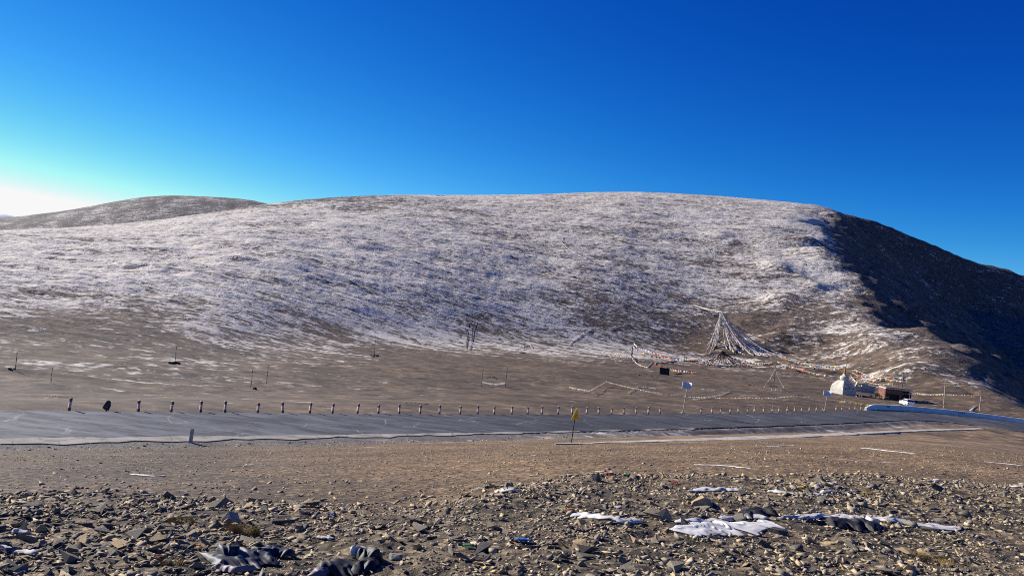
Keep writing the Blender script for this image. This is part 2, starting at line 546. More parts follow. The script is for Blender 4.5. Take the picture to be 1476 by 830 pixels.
def make_road_mat():
    m = NT("worn_asphalt")
    P = m.coord()
    L = m.coord((0.4, 1.3, 1.0), rot=-(math.pi / 2 - AZ0))     # streaks along the driving direction
    a = m.noise(L, 0.7, 6, 0.65, 0.3); b = m.noise(P, 0.12, 3); c = m.noise(P, 40, 4, 0.7)
    f = m.math('ADD', m.math('MULTIPLY', a, 0.6), m.math('ADD', m.math('MULTIPLY', b, 0.35), m.math('MULTIPLY', c, 0.12)))
    col = m.ramp(f, [(0.38, (0.024, 0.025, 0.027)), (0.52, (0.046, 0.047, 0.050)), (0.70, (0.11, 0.11, 0.115))])
    # rime left on the shaded left stretch
    rime = m.math('MULTIPLY', m.attr("rime"), m.smooth(m.math('ADD', a, m.math('MULTIPLY', m.noise(L, 3.0, 5, 0.7), 0.5)), 0.60, 0.86))
    col = m.mix(m.math('MULTIPLY', rime, 0.55), col, (0.20, 0.21, 0.235))
    # cracks
    dst = m.n("ShaderNodeTexNoise"); dst.inputs["Scale"].default_value = 0.8; m.l(P, dst.inputs["Vector"])
    mv = m.n("ShaderNodeMix", data_type='VECTOR'); mv.inputs[0].default_value = 0.35
    m.l(P, mv.inputs[4]); m.l(dst.outputs["Color"], mv.inputs[5])
    cr = m.voro(mv.outputs[1], 0.36, 'DISTANCE_TO_EDGE')
    crk = m.math('MULTIPLY', m.smooth(cr, 0.016, 0.004), m.smooth(m.noise(P, 0.18, 3), 0.45, 0.6))
    col = m.mix(m.math('MULTIPLY', crk, 0.6), col, (0.30, 0.29, 0.28))
    n = m.bump(c, 0.35, 0.01)
    m.bsdf.inputs["Specular IOR Level"].default_value = 0.35
    return m.out(col, 0.72, n)

def make_concrete(name, c=(0.42, 0.40, 0.36), crack=0.5):
    m = NT(name)
    P = m.coord()
    f = m.math('ADD', m.math('MULTIPLY', m.noise(P, 0.8, 6, 0.65), 0.7), m.math('MULTIPLY', m.noise(P, 16, 4, 0.7), 0.35))
    col = m.ramp(f, [(0.35, tuple(x * 0.5 for x in c)), (0.55, c), (0.75, tuple(min(.85, x * 1.3) for x in c))])
    cr = m.voro(m.coord(), 0.55, 'DISTANCE_TO_EDGE')
    crk = m.math('MULTIPLY', m.smooth(cr, 0.03, 0.008), crack)
    col = m.mix(crk, col, (0.05, 0.05, 0.05))
    return m.out(col, 0.9, m.bump(f, 0.5, 0.04))

MAT = {}
MAT["ground"] = make_ground_mat()
MAT["rock"] = make_rock_mat()
MAT["stone"] = make_stone_mat()
MAT["road"] = make_road_mat()
MAT["concrete"] = make_concrete("weathered_concrete", (0.33, 0.30, 0.255))
MAT["kerb"] = make_concrete("pale_concrete", (0.47, 0.43, 0.37), 0.3)
MAT["white_paint"] = plain_mat("chalky_white_paint", (0.55, 0.51, 0.45), 0.8, 0.28, 9)
MAT["red_paint"] = plain_mat("faded_red_paint", (0.22, 0.095, 0.08), 0.75, 0.3, 9)
MAT["parapet"] = plain_mat("whitewashed_parapet", (0.74, 0.74, 0.74), 0.85, 0.14, 1.2, bump=0.3)
MAT["dark_metal"] = plain_mat("dark_steel", (0.045, 0.042, 0.040), 0.6, 0.3, 12, 0.4)
MAT["grey_metal"] = plain_mat("grey_galvanised_steel", (0.34, 0.34, 0.34), 0.5, 0.2, 10, 0.4, metal=0.3)
MAT["wood"] = plain_mat("weathered_timber", (0.16, 0.125, 0.095), 0.9, 0.4, 14, bump=0.5)
MAT["pale_wood"] = plain_mat("bleached_timber", (0.42, 0.37, 0.30), 0.9, 0.3, 14, bump=0.5)
MAT["whitewash"] = plain_mat("stained_whitewash", (0.50, 0.465, 0.40), 0.9, 0.42, 1.1, bump=0.6)
MAT["ochre"] = plain_mat("gilded_ochre_paint", (0.45, 0.22, 0.06), 0.5, 0.3, 3)
MAT["red_wall"] = plain_mat("red_ochre_plaster", (0.18, 0.088, 0.064), 0.9, 0.25, 2, bump=0.4)
MAT["black_stone"] = plain_mat("dark_stone", (0.035, 0.034, 0.036), 0.9, 0.4, 4, bump=0.6)
MAT["pale_stone"] = plain_mat("pale_wall_stone", (0.48, 0.45, 0.40), 0.9, 0.3, 4, bump=0.6)
MAT["dry_grass"] = plain_mat("dry_grass", (0.22, 0.155, 0.06), 0.9, 0.4, 20)

# ------------------------------------------------------------------ ground
for (px, py, mh, rx, ry) in ((1128, 434, 4.5, 9, 8), (1122, 492, 3.2, 8, 5), (1040, 343, 4.0, 9, 12), (1120, 388, 4.5, 8, 11), (1168, 487, 2.0, 7, 5),
                             (1215, 330, 7.0, 18, 18), (1190, 372, 5.0, 14, 14), (1165, 352, 4.0, 12, 12), (1352, 428, 9.0, 11, 11), (1378, 450, 7.0, 9, 9), (1240, 350, 6, 16, 16),
                             (600, 290, 3.0, 20, 9), (490, 296, 2.5, 16, 9), (1305, 540, 3.2, 8, 7), (330, 372, 1.6, 8, 4), (410, 370, 1.8, 6, 4), (1090, 458, 1.6, 9, 5),
                             (1075, 500, 1.6, 12, 4), (1180, 415, 2.2, 7, 6), (1140, 470, 1.2, 5, 4), (1255, 495, 1.5, 6, 5), (1400, 560, -1.5, 6, 6),
                             (1062, 523, 2.0, 7, 1.9), (1085, 526, 2.0, 7, 1.9), (1112, 529, 2.0, 7, 1.9), (1140, 533, 1.8, 7, 1.8), (1168, 537, 1.6, 7, 1.8), (1196, 539, 1.0, 6, 2), (1020, 520, 1.0, 7, 2), (985, 519, 0.8, 7, 2),
                             (40, 537, 0.9, 9, 1.3), (75, 534, 0.8, 9, 1.3), (175, 530, 0.7, 10, 1.3), (215, 527, 0.6, 9, 1.3), (120, 573, 0.45, 6, 0.9), (60, 572, 0.4, 5, 0.9), (640, 548, 0.5, 6, 1.2), (820, 548, 0.5, 7, 1.2), (450, 545, 0.4, 8, 1.2)):
    p = hit(px, py)
    MOUNDS.append((p.x, p.y, mh * (.65 if py < 480 and px < 1160 else .5 if mh < 1 and px < 830 else 1.0), rx, ry))

def build_ground():
    th_in = np.radians(np.linspace(-38.5, 38.5, 790))
    th_l = np.radians(np.linspace(-180, -38.5, 90))[:-1]
    th_r = np.radians(np.linspace(38.5, 180, 90))[1:-1]
    th = np.concatenate([th_l, th_in, th_r])
    rr = np.concatenate([np.geomspace(0.6, 3.4, 22)[:-1], np.geomspace(3.4, 36, 190)[:-1], np.linspace(36, 150, 170)[:-1], np.geomspace(150, 1000, 300)[:-1], np.geomspace(1000, 3600, 40)])
    n, k = len(rr), len(th)
    X = np.outer(rr, np.sin(th)); Yg = np.outer(rr, np.cos(th))
    Z = land(X.ravel(), Yg.ravel()).reshape(n, k)
    co = np.stack([X, Yg, Z], -1).reshape(-1, 3)
    co = np.concatenate([co, [[0, 0, -1.62]]])
    i, j = np.meshgrid(np.arange(n - 1), np.arange(k), indexing='ij')
    a = i * k + j; b = i * k + (j + 1) % k; c = (i + 1) * k + (j + 1) % k; d = (i + 1) * k + j
    quads = np.stack([a, d, c, b], -1).reshape(-1, 4)
    jj = np.arange(k)
    tris = np.stack([np.full(k, n * k), jj, (jj + 1) % k], -1)
    me = bpy.data.meshes.new("ground")
    nv = len(co); nq = len(quads); nt = len(tris)
    me.vertices.add(nv); me.vertices.foreach_set("co", co.ravel())
    me.loops.add(nq * 4 + nt * 3)
    me.loops.foreach_set("vertex_index", np.concatenate([quads.ravel(), tris.ravel()]).astype(np.int32))
    me.polygons.add(nq + nt)
    ls = np.concatenate([np.arange(nq) * 4, nq * 4 + np.arange(nt) * 3]).astype(np.int32)
    me.polygons.foreach_set("loop_start", ls)
    me.polygons.foreach_set("use_smooth", np.ones(nq + nt, bool))
    me.update(calc_edges=True)
    # surface attributes
    x, y, z = co[:, 0], co[:, 1], co[:, 2]
    r = np.hypot(x, y); thc = np.clip(np.arctan2(x, y), -1.01, 1.01); t = np.tan(thc); Y = r * np.cos(thc)
    S, W = road_sw(x, y)
    Yf = tab(t, T_FOOT, Y_FOOT)
    nz = fbm(x / 30, y / 30, 4, 71)
    frost = sstep(-45, 55, Y - Yf + (-8 + 34 * sstep(-.5, -.25, t) + 16 * sstep(-.1, .15, t)) * sstep(.55, .35, t) + 30 * nz) * (0.69 + .06 * sstep(0.05, -.3, t))
    # barer soil on some slopes
    Yc = tab(t, T_CR, Y_CR)
    for (px, py, rx, ry, amt) in BARE:
        p = BARE_P[(px, py)]
        frost = frost - amt * np.exp(-(((x - p.x) / rx) ** 2 + ((y - p.y) / ry) ** 2))
    domew = sstep(400, 520, Y) * sstep(-.1, -.25, t)
    frost = frost * (1 - domew) + domew * (0.36 + 0.5 * nz)
    xe = spur_edge(Y)
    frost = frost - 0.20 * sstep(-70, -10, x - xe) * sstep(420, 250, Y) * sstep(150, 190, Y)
    # thin rime in hollows of the plain on the left
    left = sstep(0.1, -0.6, t) * sstep(60, 100, Y) * sstep(0, 4, -W)
    frost = np.maximum(frost, left * (0.22 + 0.35 * fbm(x / 12, y / 7, 3, 73)))
    frost = np.maximum(frost, 0.25 * sstep(0.3, 1.2, W - road_width(S)) * sstep(8, 3, W - road_width(S)) * (S > 20))
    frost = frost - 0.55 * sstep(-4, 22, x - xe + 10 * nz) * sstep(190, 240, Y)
    frost = np.clip(frost, -0.3, 1)
    fore = sstep(0.7, -1.2, Y - tab(t, [-1.6, -.62, -.49, -.2, -.09, .13, .35, .6, .67, 1.6], [5, 7.8, 7.9, 7.6, 8.2, 9.6, 10.6, 11.6, 12, 14]) + 1.2 * nz)
    c_fore = np.array([0.132, 0.108, 0.078]); c_grav = np.array([0.172, 0.124, 0.081]); c_left = np.array([0.115, 0.091, 0.075])
    c_plain = np.array([0.104, 0.077, 0.055]); c_hill = np.array([0.125, 0.10, 0.085]); c_dome = np.array([0.060, 0.054, 0.062]); c_verge = np.array([0.15, 0.14, 0.135])
    col = np.ones((nv, 3)) * c_plain
    isn = (W > 4)
    lw = (sstep(0.05, -0.5, t))[:, None]
    g = c_grav * (1 - lw) + c_left * lw
    g = g * (1 + 0.5 * fbm(x / 5, y / 5, 3, 75))[:, None]
    g = g * (1 - fore[:, None]) + c_fore * fore[:, None]
    vg = (sstep(5.0, 2.5, W - road_width(S)))[:, None]
    g = g * (1 - vg) + c_verge * vg
    col = np.where(isn[:, None], g, col)
    pl = c_plain * (1 + .5 * fbm(x / 22, y / 12, 4, 77))[:, None]
    pl = pl * (1 - 0.35 * lw) + np.array([.13, .115, .105]) * .35 * lw
    hw = sstep(-10, 60, Y - Yf)[:, None]
    pl = pl * (1 - hw) + c_hill * hw
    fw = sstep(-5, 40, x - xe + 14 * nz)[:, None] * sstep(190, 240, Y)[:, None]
    pl = pl * (1 - fw) + np.array([.088, .080, .079]) * fw      # bare flank beyond the spur, soil tinted darker to deepen its shade
    pl = pl * (1 - domew[:, None]) + c_dome * domew[:, None]
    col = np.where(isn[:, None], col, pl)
    nearA = sstep(75, 30, r) * 0.9 + 0.1 * sstep(160, 60, r)
    rough = sstep(60, 140, Y) * (0.35 + 0.65 * sstep(0, 40, Y - Yf)) * np.where(isn, 0, 1)
    for nm, arr in (("frost", frost), ("near", nearA), ("rough", rough)):
        at = me.attributes.new(nm, 'FLOAT', 'POINT'); at.data.foreach_set("value", arr.astype(np.float32))
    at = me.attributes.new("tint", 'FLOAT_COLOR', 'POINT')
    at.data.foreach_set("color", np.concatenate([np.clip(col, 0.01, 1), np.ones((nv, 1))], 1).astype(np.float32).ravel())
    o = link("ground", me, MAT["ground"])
    tag(o, "stony ground of the pass rising into the frost covered hill", None, None, "structure")
    return o

BARE = [(1040, 482, 26, 22, .22), (1075, 500, 20, 12, .2), (960, 500, 30, 12, .18), (1420, 575, 20, 20, .25), (700, 290, 90, 40, .10), (450, 300, 60, 40, .12), (860, 375, 40, 30, .10), (900, 455, 34, 22, .26), (1090, 458, 18, 16, .40), (990, 430, 22, 14, .16), (760, 475, 20, 12, .12), (1260, 500, 18, 20, .12), (1040, 380, 25, 30, .14), (560, 500, 24, 9, .15),
        (960, 345, 30, 40, .10), (1150, 340, 35, 40, .12), (350, 490, 18, 10, .15), (1200, 440, 18, 18, .12), (640, 300, 50, 30, .10), (120, 470, 16, 10, .12)]
BARE_P = {(b[0], b[1]): hit(b[0], b[1]) for b in BARE}
GROUND = build_ground()

# ------------------------------------------------------------------ road, shoulder, ditch edge, parapet
def strip(name, s_list, w0, w1, dz, mat, thick=0.25, cross=2, attr=None):
    vs = []; fs = []; at = []
    nc = cross + 1
    for s in s_list:
        a = w0(s) if callable(w0) else w0; b = w1(s) if callable(w1) else w1
        z = float(road_z(np.array(s))) + dz
        for c in range(nc):
            w = a + (b - a) * c / cross
            x, y = road_pt(s, w)
            vs.append((x, y, z)); at.append(attr(s, w) if attr else 0)
        for w in (a, b):
            x, y = road_pt(s, w)
            vs.append((x, y, z - thick)); at.append(0)
    q = nc + 2
    for i in range(len(s_list) - 1):
        o = i * q; p = o + q
        for c in range(cross):
            fs.append((o + c, o + c + 1, p + c + 1, p + c))
        fs.append((o, p, p + nc, o + nc)); fs.append((o + cross, o + nc + 1, p + nc + 1, p + cross))
    fs.append((0, nc) + (nc + 1, cross)); e = (len(s_list) - 1) * q
    fs.append((e, e + cross, e + nc + 1, e + nc))
    me = mesh_from(name, vs, fs)
    if attr:
        A = me.attributes.new("rime", 'FLOAT', 'POINT'); A.data.foreach_set("value", np.array(at, np.float32))
    return link(name, me, mat)

SL = list(np.arange(-70, 134, 2.0)) + list(np.arange(134, 230, 1.0))
wig = lambda s, k: 0.12 * math.sin(s * 0.9 + k) + 0.09 * math.sin(s * 2.3 + 2 * k)
road = strip("road", SL, 0.0, lambda s: float(road_width(np.array(s))) + wig(s, 1), 0.0, MAT["road"], 0.3, 8,
             lambda s, w: float(np.clip(1.0 - (s + 6) / 46.0, 0, 1)) ** 0.8)
tag(road, "grey asphalt road crossing the pass", None, None, "structure")
sh = strip("road_shoulder", list(np.arange(-70, 62, 1.0)), lambda s: float(road_width(np.array(s))) + wig(s, 1) + 0.004,
           lambda s: float(road_width(np.array(s))) + 1.7 * max(0.15, min(1, (52 - s) / 60.0)) + 2.0 * wig(s, 4), 0.004, MAT["concrete"], 0.3, 2)
tag(sh, "cracked pale concrete strip along the near edge of the road", None, None, "structure")

# ------------------------------------------------------------------ ditch edge and parapet
def ray_at(px, py, Y):
    d = pix_dir(px, py)
    return Vector((d.x / d.y * Y, Y, d.z / d.y * Y))

def wall_strip(name, pts, width, depth, mat, seed=3):
    """a low wall along a line of top points"""
    pts = [Vector(p) for p in pts]
    fine = []
    for a, b in zip(pts[:-1], pts[1:]):
        n = max(2, int((b - a).length / 1.2))
        fine += [a.lerp(b, i / n) for i in range(n)]
    fine.append(pts[-1])
    rr = random.Random(seed)
    vs = []; fs = []
    for i, p in enumerate(fine):
        d = fine[min(i + 1, len(fine) - 1)] - fine[max(i - 1, 0)]; d.z = 0; d.normalize()
        nrm = Vector((d.y, -d.x, 0))
        j = rr.uniform(-.03, .03); k = rr.uniform(-.02, .02)
        for sgn, zz in ((1, 0), (-1, 0), (-1, -depth), (1, -depth)):
            q = p + nrm * (sgn * width / 2 * min(1, .15 + i / 14) + j); vs.append((q.x, q.y, q.z + zz + (k if zz == 0 else 0)))
    for i in range(len(fine) - 1):
        o = i * 4; q = o + 4
        for a in range(4):
            b = (a + 1) % 4
            fs.append((o + a, o + b, q + b, q + a))
    fs.append((3, 2, 1, 0)); e = (len(fine) - 1) * 4; fs.append((e, e + 1, e + 2, e + 3))
    return link(name, mesh_from(name, vs, fs), mat)

dpts = []
for px, py in ((800, 641), (850, 639.5), (900, 638), (1000, 635), (1100, 631.5), (1200, 627), (1290, 622), (1340, 620), (1415, 618)):
    dpts.append(hit(px, py) + Vector((0, 0, .08)))
ditch = wall_strip("ditch_wall", dpts, 0.95, 0.45, MAT["kerb"])
tag(ditch, "low pale concrete ditch wall below the road", "wall")

def parapet():
    root = empty("parapet", (0, 0, 0))
    tag(root, "long curved whitewashed concrete parapet on the outside of the bend", "parapet")
    SS = np.arange(131.6, 226, 1.2)
    vs = []; fs = []
    for i, s in enumerate(SS):
        z = float(road_z(np.array(s)))
        h = 0.92 * min(1.0, 0.45 + (s - 131.6) / 5.0)
        for w, zz in ((-0.45, -0.35), (-0.50, h), (-0.85, h), (-0.90, -0.35)):
            x, y = road_pt(float(s), w); vs.append((x, y, z + zz))
    for i in range(len(SS) - 1):
        o = i * 4
        for a in range(3):
            fs.append((o + a, o + a + 4, o + a + 5, o + a + 1))
    fs.append((0, 1, 2, 3)); e = (len(SS) - 1) * 4; fs.append((e + 3, e + 2, e + 1, e))
    link("wall", mesh_from("wall", vs, fs), MAT["parapet"], root)
    for s0, strokes in ((139.5, (0, .32, .64)), (155.5, (0, .32, .64, .96)), (172.5, (0, .35))):
        for k, ds in enumerate(strokes):
            b = MB()
            x, y = road_pt(s0 + ds, -0.452); z = float(road_z(np.array(s0)))
            x2, y2 = road_pt(s0 + ds + .1, -0.452)
            a = math.atan2(y2 - y, x2 - x)
            b.box((x, y, z + 0.56), (0.11, 0.05, 0.40 - 0.08 * (k % 2)), a, 1, 0, (0.05 if k % 2 else -0.04, 0))
            b.build("painted_stroke", MAT["red_paint"], root)
parapet()

# ------------------------------------------------------------------ bollards along the far road edge
_sg = np.arange(-12, 134, 0.25)
_xy = np.array([road_pt(float(s), -0.75) for s in _sg]); _gz = land(_xy[:, 0], _xy[:, 1])
_sp = np.array([project((x, y, z))[0] for (x, y), z in zip(_xy, _gz)])
def road_s_at(px):
    return float(np.interp(px, _sp, _sg))

BOL = [99, 199, 246, 288.6, 324, 371, 407, 446, 478.5, 514.7, 545, 575, 605, 633, 662.7, 688, 712, 737, 760, 780.5, 804, 824, 845, 862.7, 881, 899, 916, 934, 951,
       1010, 1025.7, 1038, 1052, 1064, 1077, 1087, 1100, 1112.7, 1122.4, 1134, 1145, 1155, 1166, 1176, 1185, 1204.5, 1213, 1224, 1232, 1241, 1250, 1258]
ORD1 = "first second third fourth fifth sixth seventh eighth ninth tenth eleventh twelfth thirteenth fourteenth fifteenth sixteenth seventeenth eighteenth nineteenth".split()
TENS = ["twentieth", "thirtieth", "fortieth", "fiftieth"]; TENC = ["twenty", "thirty", "forty", "fifty"]
def ordinal(n):
    if n <= 19: return ORD1[n - 1]
    t, u = divmod(n, 10)
    return TENS[t - 2] if u == 0 else TENC[t - 2] + "-" + ORD1[u - 1]

def bollard_proto():
    b = MB(); b.box((0, 0, 0.40), (0.165, 0.165, 0.92), 0, 0.96); b.box((0, 0, 0.872), (0.158, 0.158, 0.024), 0, 0.7)
    post = b.build("post", MAT["white_paint"])
    bands = []
    for z in (0.745, 0.14):
        b = MB(); b.box((0, 0, z), (0.176, 0.176, 0.23), 0, 0.985); bands.append(b.build("band", MAT["red_paint"]))
    return [post] + bands
_bp = bollard_proto()
rb = random.Random(5)
for i, px in enumerate(BOL):
    s = road_s_at(px); x, y = road_pt(s, -0.75)
    e = empty("bollard", (x, y, ground(x, y) - 0.02), -(AZ0 - math.pi / 2) + rb.uniform(-.12, .12), (rb.uniform(-.08, .08), rb.uniform(-.05, .09)))
    e.scale = (1, 1, rb.uniform(.92, 1.06))
    n = i + 1
    tag(e, "red and white concrete bollard, %s from the black sign in the roadside row" % ordinal(n - 1) if n > 1 else "red and white concrete bollard left of the black sign, at the row's end", "bollard", "bollards along the far edge of the road")
    for p in _bp:
        if i == 0: p.parent = e
        else:
            c = p.copy(); COL.objects.link(c); c.parent = e

# ------------------------------------------------------------------ signs and posts beside the road
def black_sign():
    s = road_s_at(153); x, y = road_pt(s, -0.8)
    e = empty("warning_sign", (x, y, ground(x, y) - .03), 0.25, (0, .05))
    tag(e, "bent black sign on a short post among the bollards", "sign")
    b = MB(); b.tube([(0, 0, 0), (0.02, 0, 0.45)], 0.05, 8); b.build("post", MAT["dark_metal"], e)
    out = [(-.27, .26), (-.10, .14), (.16, .10), (.25, .40), (.22, .72), (.08, .82), (-.06, .74), (-.14, .55)]
    b = MB()
    vs = [(x_, -.03, z_) for x_, z_ in out] + [(x_, .03, z_) for x_, z_ in out]; n = len(out)
    b.add(vs, [tuple(range(n)), tuple(range(2 * n - 1, n - 1, -1))] + [(k, k + n, (k + 1) % n + n, (k + 1) % n) for k in range(n)])
    b.build("plate", MAT["dark_metal"], e)
    b = MB(); b.add([(-.06, -.036, .30), (.07, -.036, .28), (.02, -.036, .52), (-.06, -.031, .30), (.07, -.031, .28), (.02, -.031, .52)], [(0, 1, 2), (5, 4, 3), (0, 3, 4, 1), (1, 4, 5, 2), (2, 5, 3, 0)])
    b.build("pale_mark", MAT["white_paint"], e)
black_sign()

p = hit(274.5, 637.5)
e = empty("marker_post", p - Vector((0, 0, .04)), 0.2, (0, .05))
tag(e, "single whitish concrete marker post on the near edge of the road", "post")
b = MB(); b.box((0, 0, .40), (.20, .16, .88), 0, .95); b.build("post", MAT["whitewash"], e)
b = MB(); b.box((0, 0, .86), (.188, .15, .035), 0, .6); b.build("cap", MAT["concrete"], e)

YEL = plain_mat("yellow_sign_paint", (0.80, 0.48, 0.015), 0.5, .08, 3)
WHT = plain_mat("white_sign_enamel", (0.78, 0.79, 0.80), 0.45, .06, 3)
BLU = plain_mat("pale_blue_sign_print", (0.30, 0.38, 0.52), 0.5, .2, 30)
BLK = plain_mat("black_sign_print", (0.02, 0.02, 0.02), 0.5, .1, 3)
def yellow_sign():
    p = hit(823.5, 637.5)
    h = (637.5 - 586) * p.y / FPX
    e = empty("warning_sign", p - Vector((0, 0, .05)), 0, (0, .045))
    tag(e, "yellow triangular warning sign on a thin dark pole", "sign")
    b = MB(); b.tube([(0, 0, 0), (0, 0, h * .78)], 0.035, 8); b.build("pole", MAT["dark_metal"], e)
    a = math.radians(48); c, s_ = math.cos(a), math.sin(a)
    def pt(u, z, d): return (u * c - d * s_, u * s_ + d * c, z)
    H0, H1, W_ = h * .68, h * 1.0, h * .19
    b = MB(); tri = [(-W_, H0), (W_, H0), (0, H1)]
    b.add([pt(u, z, -.058) for u, z in tri] + [pt(u, z, -.04) for u, z in tri], [(0, 1, 2), (5, 4, 3), (0, 3, 4, 1), (1, 4, 5, 2), (2, 5, 3, 0)])
    pl = b.build("plate", YEL, e)
    b = MB()
    zig = [(-.02, H0 + .14 * h), (.05, H0 + .11 * h), (-.03, H0 + .08 * h), (.03, H0 + .05 * h)]
    b.tube([pt(u, z, -.066) for u, z in zig], .014, 6); b.build("bend_symbol", BLK, pl)
yellow_sign()

def board_sign(px, py, ptop, label, yaw):
    s = road_s_at(px); x, y = road_pt(s, -1.3)
    z = ground(x, y); h = (py - ptop) * y / FPX
    e = empty("board_sign", (x, y, z - .04), 0, (0, .09))
    tag(e, label, "sign")
    b = MB(); b.tube([(0, 0, 0), (0, 0, h * .98)], .06, 8); b.build("pole", MAT["grey_metal"], e)
    b = MB(); b.lathe([(.30, 0), (.26, .12), (.1, .17)], 10); b.build("footing", MAT["concrete"], e)
    for k, (ya, off, wd) in enumerate(((yaw, -.40, .76), (yaw - 1.15, .36, .62))):
        c, s_ = math.cos(ya), math.sin(ya)
        b = MB(); b.box((off * c, off * s_ - .08, h * .83), (wd, .05, .92), ya); bd = b.build("board", WHT, e)
        b = MB()
        for j in range(5):
            b.box((off * c + .03 * s_, off * s_ - .08 - .03 * c, h * .83 + .28 - .14 * j), (wd * (.7 - .1 * (j % 2)), .012, .05), ya)
        b.build("print_line", BLU, bd)
board_sign(989, 597, 548, "pair of white board signs on one pole, gap in the bollard row", 0.15)
board_sign(1193, 590, 559, "pale blue board sign on a pole in front of the stupa", 0.1)

# slender poles on the plain
def pole(px, pb, pt_, label, r=.05, mat="wood", lean=(0, 0), name="pole", stones=0, cross=False):
    p = hit(px, pb); h = (pb - pt_) * p.y / FPX
    e = empty(name, p - Vector((0, 0, .1)), random.uniform(0, 6), (0, 0))
    tag(e, label, "pole", "poles standing on the plain")
    mb = MB(); n = 6
    mb.tube([(lean[0] * k / n * h + .03 * math.sin(k * 1.7), lean[1] * k / n * h, k / n * (h + .1)) for k in range(n + 1)], r, 7, 0, r * .7)
    mb.build("shaft", MAT[mat], e)
    if cross:
        mb = MB(); mb.tube([(lean[0] * h - .8, lean[1] * h, h * .93), (lean[0] * h + .8, lean[1] * h, h * .96)], r * .6, 6); mb.build("crossbar", MAT[mat], e)
    for k in range(stones):
        a = random.uniform(0, 6.28); d = random.uniform(.2, 1.1)
        mb = MB(); mb.box((d * math.cos(a), d * math.sin(a), .16), (random.uniform(.3, .6), random.uniform(.3, .5), random.uniform(.25, .5)), a, .6)
        mb.build("footing_stone", MAT["black_stone"], e)
    return p, h
pole(22, 534, 507, "thin dark pole at the left end of the plain, on a dark bank", .055, stones=2)
pole(73, 552, 529, "thin leaning pole behind the first bollard", .045)
pole(252, 524, 499, "thin pole with stones round its foot on the left slope", .055, stones=6)
pole(361.5, 560, 531, "left pole of a bare pair behind the bollards", .05, stones=1)
pole(384, 554, 527, "right pole of a bare pair behind the bollards", .05)
pole(539, 513, 490, "thin pole with scattered stones at the frost line", .06, stones=5)
PA, HA = pole(694, 557, 530, "left pole carrying the sagging white cloth", .05)
PB, HB = pole(728.5, 558, 529, "right pole carrying the sagging white cloth", .055)
pole(755, 509, 489, "thin pole among white strings at the frost line", .06, stones=5)
PT, HT = pole(1115, 557, 511, "tall dark pole with flags tied to its foot", .10, stones=4)
pole(1284, 572, 539, "pale timber pole in front of the red building", .10, "pale_wood", (.10, 0))
pole(1360, 588, 547, "tall pale timber pole behind the parapet", .09, "pale_wood", (.08, 0))
PR, HR = pole(1412, 592, 567, "short pale post at the end of the yellow flag string", .11, "pale_wood", (.06, 0))
pole(1295, 560, 537, "dark pole behind the red building, left of two", .10, "wood", (.06, 0))
PQ, HQ = pole(1300, 559, 535, "dark pole behind the red building, hung with flags", .12, "wood", (.05, 0), cross=True)
pole(1218, 545, 511, "bare branching mast behind the stupa", .07, "wood", (.03, 0), cross=True)

# ------------------------------------------------------------------ prayer flags
def thin_cloth(name, c, trans=.45, scale=5):
    """thin fabric: light shines through it"""
    m = NT(name)
    f = m.noise(m.coord(), scale, 4, .6)
    col = m.ramp(f, [(.3, tuple(x * .86 for x in c)), (.7, tuple(min(.9, x * 1.1) for x in c))])
    m.out(col, .85)
    tr = m.n("ShaderNodeBsdfTranslucent"); m.l(col, tr.inputs[0])
    mx = m.n("ShaderNodeMixShader"); mx.inputs[0].default_value = trans
    m.l(m.bsdf.outputs[0], mx.inputs[1]); m.l(tr.outputs[0], mx.inputs[2])
    m.l(mx.outputs[0], m.t.nodes["Material Output"].inputs[0])
    return m.mat

def flag_mats():
    cols = {"white": (.84, .82, .79), "cream": (.62, .55, .42), "blue": (.05, .20, .55), "red": (.55, .045, .035), "orange": (.75, .26, .02), "yellow": (.78, .52, .03), "green": (.05, .30, .12), "pink": (.60, .22, .22), "black": (.03, .03, .035)}
    return {k: thin_cloth("flag_cloth_" + k, v) for k, v in cols.items()}
FM = flag_mats()
FNAMES = list(FM)
FMATS = [FM[k] for k in FNAMES]
CORDM = plain_mat("old_rope", (.66, .63, .59), .9, .2, 8)
DCORDM = plain_mat("dark_rope", (.05, .05, .05), .9, .2, 8)

